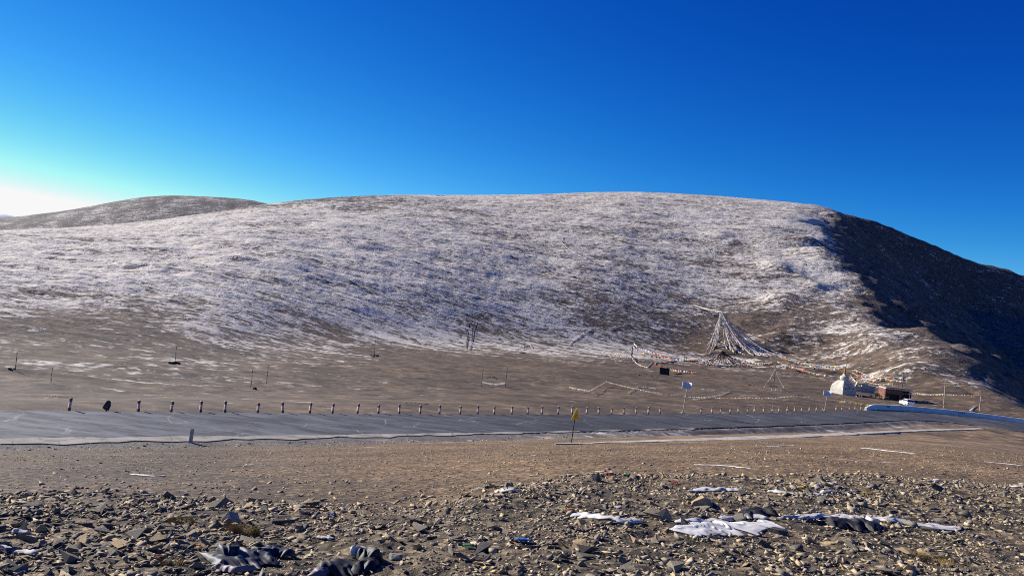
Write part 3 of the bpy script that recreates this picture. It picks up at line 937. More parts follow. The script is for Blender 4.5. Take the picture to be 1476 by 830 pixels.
def flag_string(label, pts, sag=1.0, fl=.32, step=.42, palette=("white",), cord=.03, seed=0, group=None, clear=.06, dark=False, drape=True):
    """a rope between points, hung with small cloths; it rests on the land where it would sink in"""
    rr = random.Random(seed * 31 + 7)
    P = []
    for a, b in zip(pts[:-1], pts[1:]):
        L = (b - a).length; n = max(6, int(L / .5))
        for k in range(n):
            t = k / n; q = a.lerp(b, t); q.z -= sag * 4 * t * (1 - t) * (L / max(L, 1e-6)); P.append(q)
    P.append(pts[-1].copy())
    if drape:
        A = np.array([(q.x, q.y) for q in P]); g = land(A[:, 0], A[:, 1])
        for q, z in zip(P, g): q.z = max(q.z, float(z) + clear + .04)
    base = pts[0].copy()
    e = empty("flag_string", base)
    tag(e, label, "flag string", group)
    mb = MB(); mb.tube([q - base for q in P], cord, 5); mb.build("cord", DCORDM if dark else CORDM, e)
    vs = []; fs = []; mi = []
    d0 = 0.0; nxt = step * .5
    for a, b in zip(P[:-1], P[1:]):
        L = (b - a).length
        if L < 1e-6: continue
        while nxt < d0 + L:
            t = (nxt - d0) / L; q = a.lerp(b, t) - base
            u = (b - a).normalized(); side = Vector((-u.y, u.x, 0))
            w = fl * rr.uniform(.75, 1.1); h = fl * rr.uniform(.7, 1.15)
            sw = side * rr.uniform(-.55, .55) * h + u * rr.uniform(-.15, .15)
            dn = Vector((0, 0, -h * rr.uniform(.55, .95)))
            n0 = len(vs)
            g = float(q.z + base.z)
            rows = []
            for k in range(3):
                f = k / 2; bulge = side * (math.sin(f * 3.14) * .25 * h * rr.uniform(-1, 1))
                c = q + (dn + sw) * f + bulge
                rows += [c - u * w / 2, c + u * w / 2]
            vs += rows
            col = rr.choice(palette)
            for k in range(2):
                fs.append((n0 + 2 * k, n0 + 2 * k + 1, n0 + 2 * k + 3, n0 + 2 * k + 2)); mi.append(FNAMES.index(col))
            nxt += step * rr.uniform(.75, 1.3)
        d0 += L
    if drape and vs:      # cloth ends lie on the land instead of going through it
        A = np.array([(v.x + base.x, v.y + base.y) for v in vs]); g = land(A[:, 0], A[:, 1]) - base.z + .05
        for v, z in zip(vs, g): v.z = max(v.z, float(z))
    me = mesh_from("flags", vs, fs)
    for m in FMATS: me.materials.append(m)
    me.polygons.foreach_set("material_index", mi); me.update()
    tag(link("flags", me, None, e), kind="stuff")
    return e

MIXC = ("white", "white", "white", "blue", "red", "orange", "yellow", "green", "pink")
MUTED = ("white", "white", "white", "cream", "white", "white", "pink", "white", "cream")

# the tall mast on the hillside and its fan of faded strings
mb_ = hit(1036, 493)
apex = ray_at(1041.5, 449, mb_.y); mh_ = apex.z - mb_.z
e = empty("mast", mb_ - Vector((0, 0, .3)))
tag(e, "tall dark mast on the hillside carrying the fan of white strings", "mast")
b = MB(); d_ = apex - mb_
b.tube([(d_.x * k / 6 - .35 * math.sin(k / 6 * 3.1), 0, (mh_ + .3) * k / 6) for k in range(7)], .22, 8, 0, .12); b.build("shaft", MAT["wood"], e)
b = MB(); b.lathe([(1.0, 0), (.8, .5), (.3, .9)], 9); b.build("stone_footing", MAT["black_stone"], e)
FANR = [(1122, 508), (1120, 511), (1117, 510), (1113, 513), (1110, 511), (1106, 514), (1102, 511), (1097, 513), (1092, 511), (1086, 513), (1080, 510), (1074, 512), (1068, 508), (1060, 510), (1054, 505), (1125, 514), (1134, 515), (1142, 518), (1128, 511), (1064, 505), (1071, 507), (1078, 506), (1048, 503)]
FANL = [(1016, 511), (1022, 510), (1027, 505), (1020, 497), (1030, 501)]
ra = random.Random(9)
for k, (px, py) in enumerate(FANR):
    g = hit(px, py); a = apex + Vector((ra.uniform(-.5, .6), ra.uniform(-.6, .6), ra.uniform(-1.6, .1)))
    flag_string("faded white flag string of the fan, running down from the mast towards the stupa", [a, g + Vector((0, 0, .3))], ra.uniform(1.2, 5.0), ra.uniform(.5, .7), .30, MUTED if k % 3 else ("white", "white", "pink", "white", "orange", "white"), .05, k, "white strings of the fan towards the stupa")
for k, (px, py) in enumerate(FANL):
    g = hit(px, py); a = apex + Vector((ra.uniform(-.9, .3), ra.uniform(-.6, .6), ra.uniform(-2.2, 0)))
    flag_string("faded white flag string of the fan, falling on the mast's far side from the stupa", [a, g + Vector((0, 0, .3))], ra.uniform(1.0, 4), ra.uniform(.45, .6), .30, MUTED, .05, 40 + k, "white strings of the fan falling beside the mast")
for k in range(9):          # thick bundle hanging straight down the mast
    g = mb_ + Vector((ra.uniform(-1.4, .9), ra.uniform(-.6, .4), .3)); a = apex + Vector((ra.uniform(-.5, .3), ra.uniform(-.3, .3), ra.uniform(-.8, 0)))
    g.z = max(g.z, ground(g.x, g.y) + .3)
    m_ = a.lerp(g, .5) + Vector((ra.uniform(-1.5, -.2), 0, 0))
    flag_string("white flag string bundled down the length of the mast", [a, m_, g], .2, .5, .34, ("white", "white", "cream"), .06, 70 + k, "white strings bundled on the mast")
def gp(*pp, up=.25):
    return [hit(px, py) + Vector((0, 0, up)) for px, py in pp]
flag_string("long white string climbing the hill from the mast top", [apex] + gp((1000, 440), (960, 434), (905, 424), (860, 416), (800, 404), (780, 398)), .3, .34, .5, ("white",), .05, 81)
flag_string("second white string from the mast top along the brown slope", [apex] + gp((1010, 444), (985, 438), (940, 428), (915, 415), (900, 408)), .4, .34, .5, ("white", "cream"), .05, 82)
flag_string("short bowed white string high on the frosted hill", gp((812, 342), (810, 350), (817, 357), (828, 365), (845, 374)), .0, .36, .4, ("white", "white", "orange"), .06, 83)
flag_string("white string lying loose on the slope left of the fan", gp((820, 498), (826, 490), (840, 481), (852, 476)), 0, .24, .4, ("white",), .03, 84)
flag_string("white strings' loop by the pole at the frost line", gp((744, 505), (752, 500), (763, 496), (766, 503), (778, 506)), 0, .2, .45, ("white",), .03, 85)
flag_string("white string from mast foot to the dark string tent", gp((1035, 492), (1048, 498), (1068, 506), (1090, 510)), .2, .35, .4, ("white",), .05, 86)

# coloured strings left of the fan
ml = hit(910, 519); hl = 21 * ml.y / FPX
e = empty("mast", ml - Vector((0, 0, .2)))
tag(e, "short dark mast wrapped in flags, left of the fan", "mast")
b = MB(); b.tube([(0, 0, 0), (.05, 0, hl + .2)], .14, 7, 0, .09); b.build("shaft", MAT["wood"], e)
b = MB()
for k in range(9):
    b.box((.12 * math.sin(k * 2.2), .12 * math.cos(k * 2.2), hl * (.25 + .08 * k)), (.35, .3, .3), k, .7)
b.build("cloth_wrap", FM["black"], e)
tl = ml + Vector((0, 0, hl))
ml2 = hit(916, 505)
rl = random.Random(4)
for k, (px, py) in enumerate([(871, 512), (875, 516), (880, 519), (886, 521), (893, 521), (899, 523), (884, 511), (868, 508)]):
    flag_string("coloured flag string spread low from the short mast, away from the fan", [tl + Vector((0, 0, -rl.uniform(0, 1.6)))] + gp((px, py)), rl.uniform(.3, 1.2), .32, .5, MIXC, .035, 100 + k, "coloured strings on the outer side of the short mast")
f1 = ray_at(985, 518, hit(985, 521).y)
flag_string("upper coloured flag string from the short mast to the string tent", [ray_at(914, 494, ml.y), ray_at(930, 503, ml.y + 4), f1, ray_at(1008, 519, f1.y)], .5, .5, .42, ("white", "white", "red", "white", "orange", "blue", "white"), .05, 110)
flag_string("middle coloured flag string below the upper one from the short mast", [tl] + [ray_at(932, 509, ml.y + 2), ray_at(955, 514, ml.y + 3), ray_at(985, 520, f1.y)], .4, .5, .45, MIXC, .04, 111)
flag_string("blue and white flag string sagging from the foot of the short mast", [ml + Vector((0, 0, 1.2))] + gp((925, 521), (950, 520), (975, 521)), .2, .5, .5, ("blue", "white", "red", "white", "black"), .04, 112)
flag_string("yellow and white flag string dropping in front of the short mast", [ml + Vector((0, 0, .9))] + gp((917, 524), (924, 528), (933, 530), (940, 524)), .1, .5, .42, ("yellow", "white", "red", "white", "blue"), .05, 113)
flag_string("white, yellow and red flag string above the dark stone block", [ray_at(942, 521, hit(948, 536).y), ray_at(955, 527, hit(955, 537).y), ray_at(968, 531, hit(965, 537).y), ray_at(980, 533, hit(980, 537).y), ray_at(1004, 535, hit(1004, 538).y)], .1, .5, .34, ("white", "yellow", "yellow", "red", "white", "red"), .05, 114)
flag_string("bright orange and yellow flag bunch at the string tent's end", [ray_at(984, 520, f1.y), ray_at(994, 519, f1.y), ray_at(1006, 519, f1.y)], .1, .75, .3, ("orange", "yellow", "orange", "red"), .06, 115)
for k, (px, pb, pt_) in enumerate(((986, 522, 503), (989, 522, 505))):
    pole(px, pb, pt_, ("left" if k == 0 else "right") + " of two close stakes behind the orange flags", .07)

# the dark tent of strings right below the fan
mt = hit(1040, 524); ht = 17 * mt.y / FPX
e = empty("mast", mt - Vector((0, 0, .2)))
tag(e, "short mast at the peak of the dark string tent", "mast")
b = MB(); b.tube([(0, 0, 0), (0, 0, ht + .3)], .14, 7, 0, .1); b.build("shaft", MAT["wood"], e)
b = MB(); b.lathe([(.35, 0), (.3, .25), (.1, .4)], 8, (0, 0, ht)); b.build("top_knot", FM["black"], e)
tt = mt + Vector((0, 0, ht))
for k, (px, py) in enumerate([(1003, 524), (1009, 526), (1015, 527), (1021, 528), (1027, 528), (1033, 529), (1046, 529), (1052, 529), (1058, 529), (1065, 529), (1072, 529), (1080, 530), (1090, 531)]):
    flag_string("dark weathered flag string of the tent under the fan", [tt + Vector((0, 0, -.1 * k % .5))] + gp((px, py)), rl.uniform(.4, 1.0), .45, .36, ("black", "black", "black", "red", "white", "black", "cream"), .06, 130 + k, "dark strings of the string tent", dark=True)
flag_string("coloured flag string from the string tent to the tall flag pole", [tt, ray_at(1075, 519, mt.y - 6), ray_at(1114, 522, PT.y + 45)], .6, .45, .42, ("white", "red", "black", "orange", "white", "blue", "red"), .05, 150)
flag_string("coloured string from the string tent's peak back to the orange flags", [tt, ray_at(1010, 518, f1.y), f1], .5, .45, .45, ("red", "white", "black", "blue", "white"), .05, 151)

# tall flag pole and strings to the stupa
tp = PT + Vector((0, 0, HT))
flag_string("white and blue flag bunch hanging on the tall flag pole", [tp, tp + Vector((.1, -.2, -HT * .5))], 0, .45, .3, ("blue", "white", "white", "red"), .05, 160)
st_back = hit(1215, 548)
rs = random.Random(12)
for k, (ax, ay, bx, by) in enumerate([(1122, 512, 1165, 520), (1122, 513, 1175, 524), (1130, 516, 1190, 527), (1150, 521, 1210, 527), (1160, 524, 1212, 530), (1170, 528, 1212, 533), (1185, 524, 1225, 527), (1120, 520, 1160, 532), (1140, 527, 1190, 540),
                                     (1232, 532, 1270, 545), (1228, 536, 1262, 548), (1240, 545, 1285, 552), (1235, 540, 1300, 543), (1245, 552, 1290, 556), (1225, 540, 1256, 556), (1255, 540, 1300, 548), (1262, 546, 1296, 538)]):
    a = hit(ax, ay + 5); b_ = hit(bx, by + 5)
    a.z += 4.5 * a.y / FPX; b_.z += 4.5 * b_.y / FPX
    flag_string("multicoloured flag string strung across the slope " + ("between the tall flag pole and the stupa" if k < 9 else "between the stupa and the red building"), [a, b_], rs.uniform(.3, .9), rs.uniform(.4, .6), .5, ("red", "white", "blue", "orange", "yellow", "pink", "green", "white", "cream", "black"), .035, 170 + k, "strings left of the stupa" if k < 9 else "strings right of the stupa")
for k, (bx, by) in enumerate(((1100, 560), (1130, 560))):
    flag_string("loose white string from the tall flag pole's foot, " + ("towards the board sign" if k == 0 else "towards the stupa"), [PT + Vector((0, 0, HT * .55))] + gp((bx, by)), .3, .3, .6, ("white", "red"), .04, 190 + k)
flag_string("low coloured string beside the road between the loose cloth and the stupa sign", [p_ + Vector((0, 0, .5)) for p_ in gp((873, 555), (890, 560), (920, 567), (950, 573), (985, 577), (1010, 578), (1060, 579), (1110, 579), (1145, 575), (1165, 577))], .05, .19, .36, ("white", "white", "cream", "yellow", "white", "orange", "pink"), .014, 200)
flag_string("orange ended string rising from the loose white cloth behind the bollards", [p_ + Vector((0, 0, .5)) for p_ in gp((820, 564), (838, 568), (848, 570), (860, 563), (872, 556))], .05, .19, .3, ("white", "white", "cream", "orange"), .014, 201)
flag_string("grey white rope lying in a slant by the board signs", gp((998, 577), (1020, 574), (1040, 570), (1052, 565)), .0, .17, .3, ("white", "cream"), .025, 202)
flag_string("white rope in a hump behind the low coloured string", gp((905, 568), (915, 561), (920, 558), (935, 560), (945, 562)), 0, .17, .3, ("white", "cream"), .025, 203)
flag_string("string of bright yellow flags at the roadside below the stupa", [p_ + Vector((0, 0, .7)) for p_ in gp((1208, 584), (1218, 585), (1232, 587), (1248, 589), (1260, 591))], .05, .36, .5, ("yellow", "yellow", "white", "yellow"), .02, 204)
tr = PR + Vector((HR * .06, 0, HR))
flag_string("string of yellow flags from the red building to the short pale post", [ray_at(1288, 564, 176), ray_at(1322, 566.5, 171), ray_at(1361, 567, 158), tr], .25, .3, .6, ("white", "white", "yellow", "pink", "yellow", "cream"), .03, 205)
tq = PQ + Vector((HQ * .05, 0, HQ))
for k in range(3):
    flag_string("yellow and blue flags draped down the pole behind the red building", [tq + Vector((.4 * k - .4, 0, -.1)), tq + Vector((.5 * k - .3, -.2, -HQ * .6))], 0, .45, .34, ("yellow", "blue", "white", "red", "green"), .04, 210 + k, "flags on the pole behind the building")

# sagging white cloth between two poles
def cloth_banner():
    a = PA + Vector((0, 0, HA * .30)); b_ = PB + Vector((0, 0, HB * .26))
    vs = []; fs = []; N = 16
    for i in range(N + 1):
        t = i / N; q = a.lerp(b_, t); q.z -= .30 * 4 * t * (1 - t)
        w = .26 + .06 * math.sin(t * 23)
        for k in range(3):
            vs.append(q - a + Vector((0, .05 * math.sin(t * 31 + k), -w * k / 2)))
    for i in range(N):
        for k in range(2):
            o = i * 3 + k; fs.append((o, o + 1, o + 4, o + 3))
    o = link("hanging_cloth", mesh_from("hanging_cloth", vs, fs, True), FM["white"]); o.location = a
    md = o.modifiers.new("thickness", 'SOLIDIFY'); md.thickness = .03
    tag(o, "white cloth sagging between two poles on the plain", "cloth")
cloth_banner()

# bundle at the pale post
def bundle():
    p = hit(1404, 593)
    e = empty("cloth_bundle", p)
    tag(e, "white and maroon cloth bundle leaning on the short pale post", "cloth bundle")
    for nm, col, dx, seed in (("white_cloth", "white", -.25, 1), ("maroon_cloth", "red", .25, 2)):
        rr = random.Random(seed); mb = MB()
        pts = [(dx - .55 + .9 * k / 6 + rr.uniform(-.05, .05), 0, .1 + 1.05 * (k / 6) ** 1.1) for k in range(7)]
        mb.tube(pts, .22, 9, 0, .14)
        mb.build(nm, FM[col] if col == "white" else MAT["red_paint"], e, True)
bundle()

# ------------------------------------------------------------------ stupa and what stands round it
def pix_m(p, n): return n * p.y / FPX

def stupa():
    p = hit(1215, 567)
    k = p.y / FPX                       # metres per picture point there
    e = empty("stupa", p - Vector((0, 0, .5)), .35)
    tag(e, "whitewashed stupa with a gilded spire above the road", "stupa")
    W = 25 * k
    b = MB(); b.box((0, 0, .5 + 1.2 * k), (W, W, 1.0 + 4.5 * k), 0, .97); b.build("plinth", MAT["pale_stone"], e)
    z = 1.0 + 3.4 * k
    for j, (f, h) in enumerate(((.98, 3.0), (.92, 3.2), (.80, 2.2), (.66, 2.2), (.52, 2.0))):
        b = MB(); b.box((0, 0, z + h * k / 2), (W * f, W * f, h * k), 0, .93); b.box((0, 0, z + h * k - .10), (W * f * .965, W * f * .965, .16), 0, 1)
        b.build("terrace", MAT["whitewash"], e); z += h * k - .01
    b = MB(); b.lathe([(5.2 * k, 0), (6.0 * k, 2.2 * k), (6.2 * k, 4.2 * k), (5.2 * k, 6.2 * k), (3.2 * k, 7.4 * k)], 22, (0, 0, z)); b.build("dome", MAT["whitewash"], e, False)
    zd = z + 7.2 * k
    b = MB(); b.box((0, 0, zd + .9 * k), (3.8 * k, 3.8 * k, 2.2 * k), 0, 1.08); b.build("harmika", MAT["whitewash"], e)
    b = MB()
    for r_ in range(9):
        b.lathe([((1.9 - .16 * r_) * k, 0), ((1.9 - .16 * r_) * k, .75 * k), ((1.5 - .15 * r_) * k, 1.0 * k)], 12, (0, 0, zd + 2 * k + r_ * 1.05 * k))
    sp = b.build("spire", MAT["ochre"], e)
    b = MB(); b.lathe([(.3 * k, 0), (1.0 * k, .4 * k), (.3 * k, 1.0 * k), (.05 * k, 2.0 * k)], 10, (0, 0, zd + 11.3 * k)); b.build("finial", MAT["ochre"], sp)
    for a in range(3):                  # niches on the sunny and front sides
        b = MB(); b.box((-W * .30 + a * W * .3, -W * .472, 1.0 + 5.2 * k), (1.7 * k, .10, 2.2 * k), 0, .9); b.build("niche", MAT["black_stone"], e)
    return p
SP = stupa()

def rock_mesh(name, seed, n=11, flat=.55):
    rr = random.Random(seed)
    bm = bmesh.new()
    for _ in range(n):
        v = Vector((rr.uniform(-1, 1), rr.uniform(-.75, .75), rr.uniform(-1, 1) * flat))
        if v.length > .1: v *= min(1, 1.0 / max(v.length, .6)) * rr.uniform(.8, 1.15)
        bm.verts.new(v)
    r = bmesh.ops.convex_hull(bm, input=bm.verts)
    bmesh.ops.delete(bm, geom=[g for g in r["geom_interior"] if isinstance(g, bmesh.types.BMVert)], context='VERTS')
    me = bpy.data.meshes.new(name); bm.to_mesh(me); bm.free()
    return me

def heap(name, label, cat, px, py, wpx, hpx, n, mat, seed, dpx=None):
    """a pile of separate blocks, each a piece of the pile"""
    p = hit(px, py); k = p.y / FPX; rr = random.Random(seed)
    e = empty(name, p)
    tag(e, label, cat)
    protos = [rock_mesh("block", seed * 10 + j, 10, .7) for j in range(4)]
    for m in protos: m.materials.append(MAT[mat])
    W, H = wpx * k, hpx * k
    uv = [(rr.uniform(-.5, .5), rr.uniform(-.5, .5)) for j in range(n)]
    gz = land(np.array([p.x + u * W for u, v in uv]), np.array([p.y + v * W * .6 for u, v in uv]))
    for j in range(n):
        u, v = uv[j]
        x, y = u * W, v * W * .6
        top = H * max(0, 1 - (2 * abs(u)) ** 1.6) * (1 - abs(v))
        s = rr.uniform(.12, .26) * max(H, .5 * W * .35)
        o = link("block", rr.choice(protos), None, e)
        o.location = (x, y, float(gz[j]) - p.z + rr.uniform(0, 1) * max(0, top - s * .5))
        o.scale = (s, s * rr.uniform(.7, 1), s * rr.uniform(.6, 1)); o.rotation_euler = (rr.uniform(-.5, .5), rr.uniform(-.5, .5), rr.uniform(0, 6))
heap("stone_heap", "heap of dark boulders between the ruined wall and the red building", "heap", 1270, 573, 30, 12, 46, "black_stone", 3)
heap("stone_heap", "pale rubble heap at the foot of the stupa", "heap", 1237, 572, 14, 5, 18, "pale_stone", 4)
heap("stone_heap", "small dark cairn heap behind the sagging white cloth", "heap", 709, 545, 16, 7, 26, "black_stone", 5)
heap("stone_heap", "low dark line of rubble behind the bollards, mid row", "heap", 603, 582, 36, 3, 26, "black_stone", 6)
heap("stone_heap", "dark rubble near the left end of the coloured strings", "heap", 872, 513, 12, 5, 16, "black_stone", 7)
heap("stone_heap", "small dark rubble heap left of the tall flag pole", "heap", 1085, 556, 14, 6, 16, "black_stone", 8)
heap("stone_heap", "scattered dark rubble under the stone block", "heap", 930, 541, 40, 4, 24, "black_stone", 9)
heap("stone_heap", "grey rubble strewn round the foot of the tall flag pole", "heap", 1112, 562, 40, 3, 26, "pale_stone", 10)
heap("stone_heap", "rocky rubble between the red building and the parapet", "heap", 1335, 580, 26, 6, 30, "pale_stone", 11)
heap("stone_heap", "dark rubble behind the left end of the bollard row", "heap", 75, 571, 22, 2, 14, "black_stone", 12)

def stone_block():
    p = hit(957, 539.5); k = p.y / FPX
    e = empty("stone_block", p)
    tag(e, "dark squarish block of stacked stone below the coloured strings", "stone block")
    rr = random.Random(2)
    for r_ in range(3):
        for c in range(4):
            b = MB(); b.box(((c - 1.5) * 3.6 * k + rr.uniform(-.05, .05), rr.uniform(-.1, .1), (r_ + .45) * 3.3 * k), (3.5 * k, 5 * k, 3.2 * k), rr.uniform(-.05, .05), .95)
            b.build("stone", MAT["black_stone"], e)
stone_block()

def ruin():
    p = hit(1246, 567); p.y += 5; p.x += 2.2; p.z = ground(p.x, p.y); k = p.y / FPX
    e = empty("ruined_wall", p - Vector((0, 0, .3)), -.1)
    tag(e, "broken pale stone wall beside the stupa", "ruined wall")
    rr = random.Random(6)
    for r_ in range(5):
        n = 9 - (r_ > 3) * 3
        for c in range(n):
            if r_ > 2 and rr.random() < .25: continue
            L = 28 * k / 9
            b = MB(); b.box(((c - 4.2) * L + (r_ % 2) * L * .4, rr.uniform(-.08, .08), .3 + (r_ + .5) * 2.5 * k), (L * .96, 3.6 * k, 2.42 * k), rr.uniform(-.04, .04), .96)
            b.build("stone", MAT["pale_stone"], e)
ruin()

def red_building():
    p = hit(1292, 577.5); k = p.y / FPX
    p.y += 3
    p.z = ground(p.x, p.y)
    e = empty("building", p - Vector((0, 0, .3)), -.12)
    tag(e, "small red ochre building with a flat overhanging roof", "building")
    W, D, H = 24 * k, 26 * k, 15.5 * k
    t = .35
    b = MB()
    b.box((-W * .36, -D / 2, H / 2 + .15), (W * .26, t, H + .3)); b.box((W * .40, -D / 2, H / 2 + .15), (W * .18, t, H + .3))
    b.box((W * .04, -D / 2, H * .86), (W * .54, t, H * .28 + .3))
    b.box((-W / 2 + t / 2 + .001, 0.001, H / 2 + .15), (t, D - t - .01, H + .3)); b.box((W / 2 - t / 2 - .001, 0.001, H / 2 + .15), (t, D - t - .01, H + .3)); b.box((0, D / 2, H / 2 + .15), (W, t, H + .3))
    b.build("wall", MAT["red_wall"], e)
    b = MB(); b.box((W * .22, -.6, H + .40), (W * 1.55, D * 1.12, .22)); rf = b.build("roof", MAT["pale_stone"], e)
    b = MB(); b.box((W * .22, -.6, H + .60), (W * 1.40, D * 1.0, .17)); b.build("earth_cover", MAT["wood"], rf)
    b = MB(); b.box((W * .04, -D / 2 + .25, H * .40), (W * .50, .08, H * .78)); b.build("doorway", MAT["black_stone"], e)
    b = MB(); b.box((-W * .36, -D / 2 - t / 2 - .02, H * .55), (W * .12, .08, H * .3)); wd = b.build("window", MAT["black_stone"], e)
    b = MB(); b.box((-W * .36, -D / 2 - t / 2 - .05, H * .37), (W * .16, .14, .1)); b.build("sill", MAT["pale_stone"], wd)
    b = MB(); b.box((W * .92, D * .1, H / 2), (W * .44, .3, H)); b.box((W * .98, -D * .5, H / 2), (.2, .2, H)); b.build("lean_to", MAT["black_stone"], e)
red_building()

CARW = plain_mat("white_car_paint", (.80, .80, .80), .25, .03, 2, .5)
GLASS = plain_mat("dark_car_glass", (.02, .025, .03), .08, .1, 2, .6)
RUB = plain_mat("tyre_rubber", (.02, .02, .02), .8, .1, 5)
TAIL = plain_mat("red_tail_lamp", (.55, .02, .02), .3, .05, 5, .5)
LAMP = plain_mat("clear_headlamp", (.7, .72, .75), .15, .05, 5, .5)
def car():
    p = hit(1307, 585.0); k = p.y / FPX
    e = empty("parked_car", p, math.radians(84))
    tag(e, "white car parked beside the red building", "car")
    # front points along +x
    b = MB()
    sec = [(-2.15, .42, .95), (-2.05, .38, 1.02), (-1.2, .36, 1.02), (0, .36, 1.0), (1.0, .36, .98), (1.9, .38, .86), (2.15, .44, .72)]
    vs = []; fs = []
    for x, z0, z1 in sec:
        w = .86 if abs(x) < 2 else .76
        vs += [(x, -w, z0), (x, -w * 1.02, (z0 + z1) / 2), (x, -w * .94, z1), (x, w * .94, z1), (x, w * 1.02, (z0 + z1) / 2), (x, w, z0)]
    for i in range(len(sec) - 1):
        for j in range(6): fs.append((i * 6 + j, i * 6 + (j + 1) % 6, (i + 1) * 6 + (j + 1) % 6, (i + 1) * 6 + j))
    fs += [(5, 4, 3, 2, 1, 0), tuple((len(sec) - 1) * 6 + j for j in range(6))]
    b.add(vs, fs); body = b.build("body", CARW, e)
    b = MB(); b.add([(-1.9, -.76, 1.0), (.75, -.76, 1.0), (.2, -.62, 1.5), (-1.6, -.62, 1.5), (-1.9, .76, 1.0), (.75, .76, 1.0), (.2, .62, 1.5), (-1.6, .62, 1.5)],
                    [(0, 1, 2, 3), (7, 6, 5, 4), (3, 2, 6, 7), (1, 5, 6, 2), (0, 3, 7, 4), (0, 4, 5, 1)])
    cab = b.build("cabin", CARW, e)
    for sgn in (-1, 1):
        for x0, x1 in ((-1.62, -.72), (-.60, .38)):
            b = MB(); q = [(x0, 1.08), (x1 + .1, 1.08), (x1 - .12, 1.43), (x0 + .12, 1.43)]
            yy = lambda z: sgn * (.765 - (z - 1.0) * .28)
            b.add([(x, yy(z) + sgn * .006, z) for x, z in q] + [(x, yy(z) - sgn * .02, z) for x, z in q], [(0, 1, 2, 3), (7, 6, 5, 4), (0, 4, 5, 1), (1, 5, 6, 2), (2, 6, 7, 3), (3, 7, 4, 0)])
            b.build("side_window", GLASS, cab)
    for nm, xa, xb, za, zb in (("windscreen", .70, .28, 1.06, 1.44), ("rear_window", -1.88, -1.66, 1.08, 1.44)):
        b = MB(); d = .02 if nm == "windscreen" else -.02
        b.add([(xa + d, -.66, za), (xa + d, .66, za), (xb + d, .56, zb), (xb + d, -.56, zb)], [(0, 1, 2, 3)])
        b.build(nm, GLASS, cab)
    for x in (-1.35, 1.35):
        for sgn in (-1, 1):
            b = MB(); b.tube([(x, sgn * .62, .33), (x, sgn * .86, .33)], .33, 16); w = b.build("wheel", RUB, e)
            b = MB(); b.tube([(x, sgn * .84, .33), (x, sgn * .875, .33)], .19, 12); b.build("rim", MAT["grey_metal"], w)
    for sgn in (-1, 1):
        b = MB(); b.box((-2.14, sgn * .62, .82), (.06, .24, .22)); b.build("tail_light", TAIL, e)
        b = MB(); b.box((2.06, sgn * .58, .74), (.12, .3, .14)); b.build("headlight", LAMP, e)
    b = MB(); b.box((-2.16, 0, .48), (.12, 1.6, .18)); b.build("bumper", CARW, e)
    b = MB(); b.box((2.16, 0, .50), (.12, 1.6, .18)); b.build("bumper", CARW, e)
car()

# worn paths over the hillside
PATHM = plain_mat("trodden_earth", (.075, .063, .054), .95, .3, 2)
def path(label, pp, width, seed=0, breaks=0.0):
    rr = random.Random(seed); P = [hit(*q) for q in pp]
    fine = []
    for a, b_ in zip(P[:-1], P[1:]):
        n = max(3, int((b_ - a).length / 1.0)); fine += [a.lerp(b_, i / n) for i in range(n)]
    fine.append(P[-1])
    L = []; R = []
    for i, p in enumerate(fine):
        d = fine[min(i + 2, len(fine) - 1)] - fine[max(i - 2, 0)]; d.z = 0; d.normalize()
        nn = Vector((-d.y, d.x, 0)); w = width * rr.uniform(.5, 1.2) / 2; o = nn * rr.uniform(-.25, .25) * width
        L.append(p + o - nn * w); R.append(p + o + nn * w)
    A = np.array([(q.x, q.y) for q in L + R]); z = land(A[:, 0], A[:, 1]) + .13
    vs = [(A[i][0], A[i][1], z[i]) for i in range(len(A))]; n = len(L)
    fs = [(i, i + 1, n + i + 1, n + i) for i in range(n - 1) if rr.random() > breaks]
    o = link("path", mesh_from("path", vs, fs), PATHM)
    tag(o, label, None, None, "structure")
path("left of two dark wheel tracks on the frosted slope", [(695, 451), (685, 457), (675, 464), (671, 474), (674, 486), (672, 503)], .34, 1, .1)
path("right of two dark wheel tracks on the frosted slope", [(703, 450), (693, 456), (685, 464), (681, 476), (681, 488), (678, 505)], .34, 2, .1)
path("dark footpath across the slope left of the fan", [(722, 474), (790, 474), (860, 477), (900, 473), (950, 477), (1000, 481)], .5, 3, .25)
path("dark footpath slanting down the frosted hill", [(505, 405), (515, 413), (535, 420), (560, 431), (580, 440)], .5, 4, .3)
path("short dark footpath high on the hill", [(785, 385), (800, 395), (830, 400), (860, 410)], .8, 5, .3)

# ------------------------------------------------------------------ foreground: loose stones
YL_T = [-1.6, -.62, -.49, -.2, -.09, .13, .35, .6, .67, 1.6]; YL_Y = [5, 7.8, 7.9, 7.6, 8.2, 9.6, 10.6, 11.6, 12, 14]
def rock_arrays(seed, n=10, flat=.42):
    me = rock_mesh("tmp", seed, n, flat)
    v = np.array([tuple(q.co) for q in me.vertices]); f = [tuple(p.vertices) for p in me.polygons]
    bpy.data.meshes.remove(me)
    return v, np.array(f)
PROTO = [rock_arrays(500 + i, 7 + i % 3, .17 + .045 * (i % 6)) for i in range(16)]
PMESH = []
for i in range(16):
    me = mesh_from("stone", PROTO[i][0], [tuple(int(k) for k in q) for q in PROTO[i][1]]); me.materials.append(MAT["stone"]); PMESH.append(me)

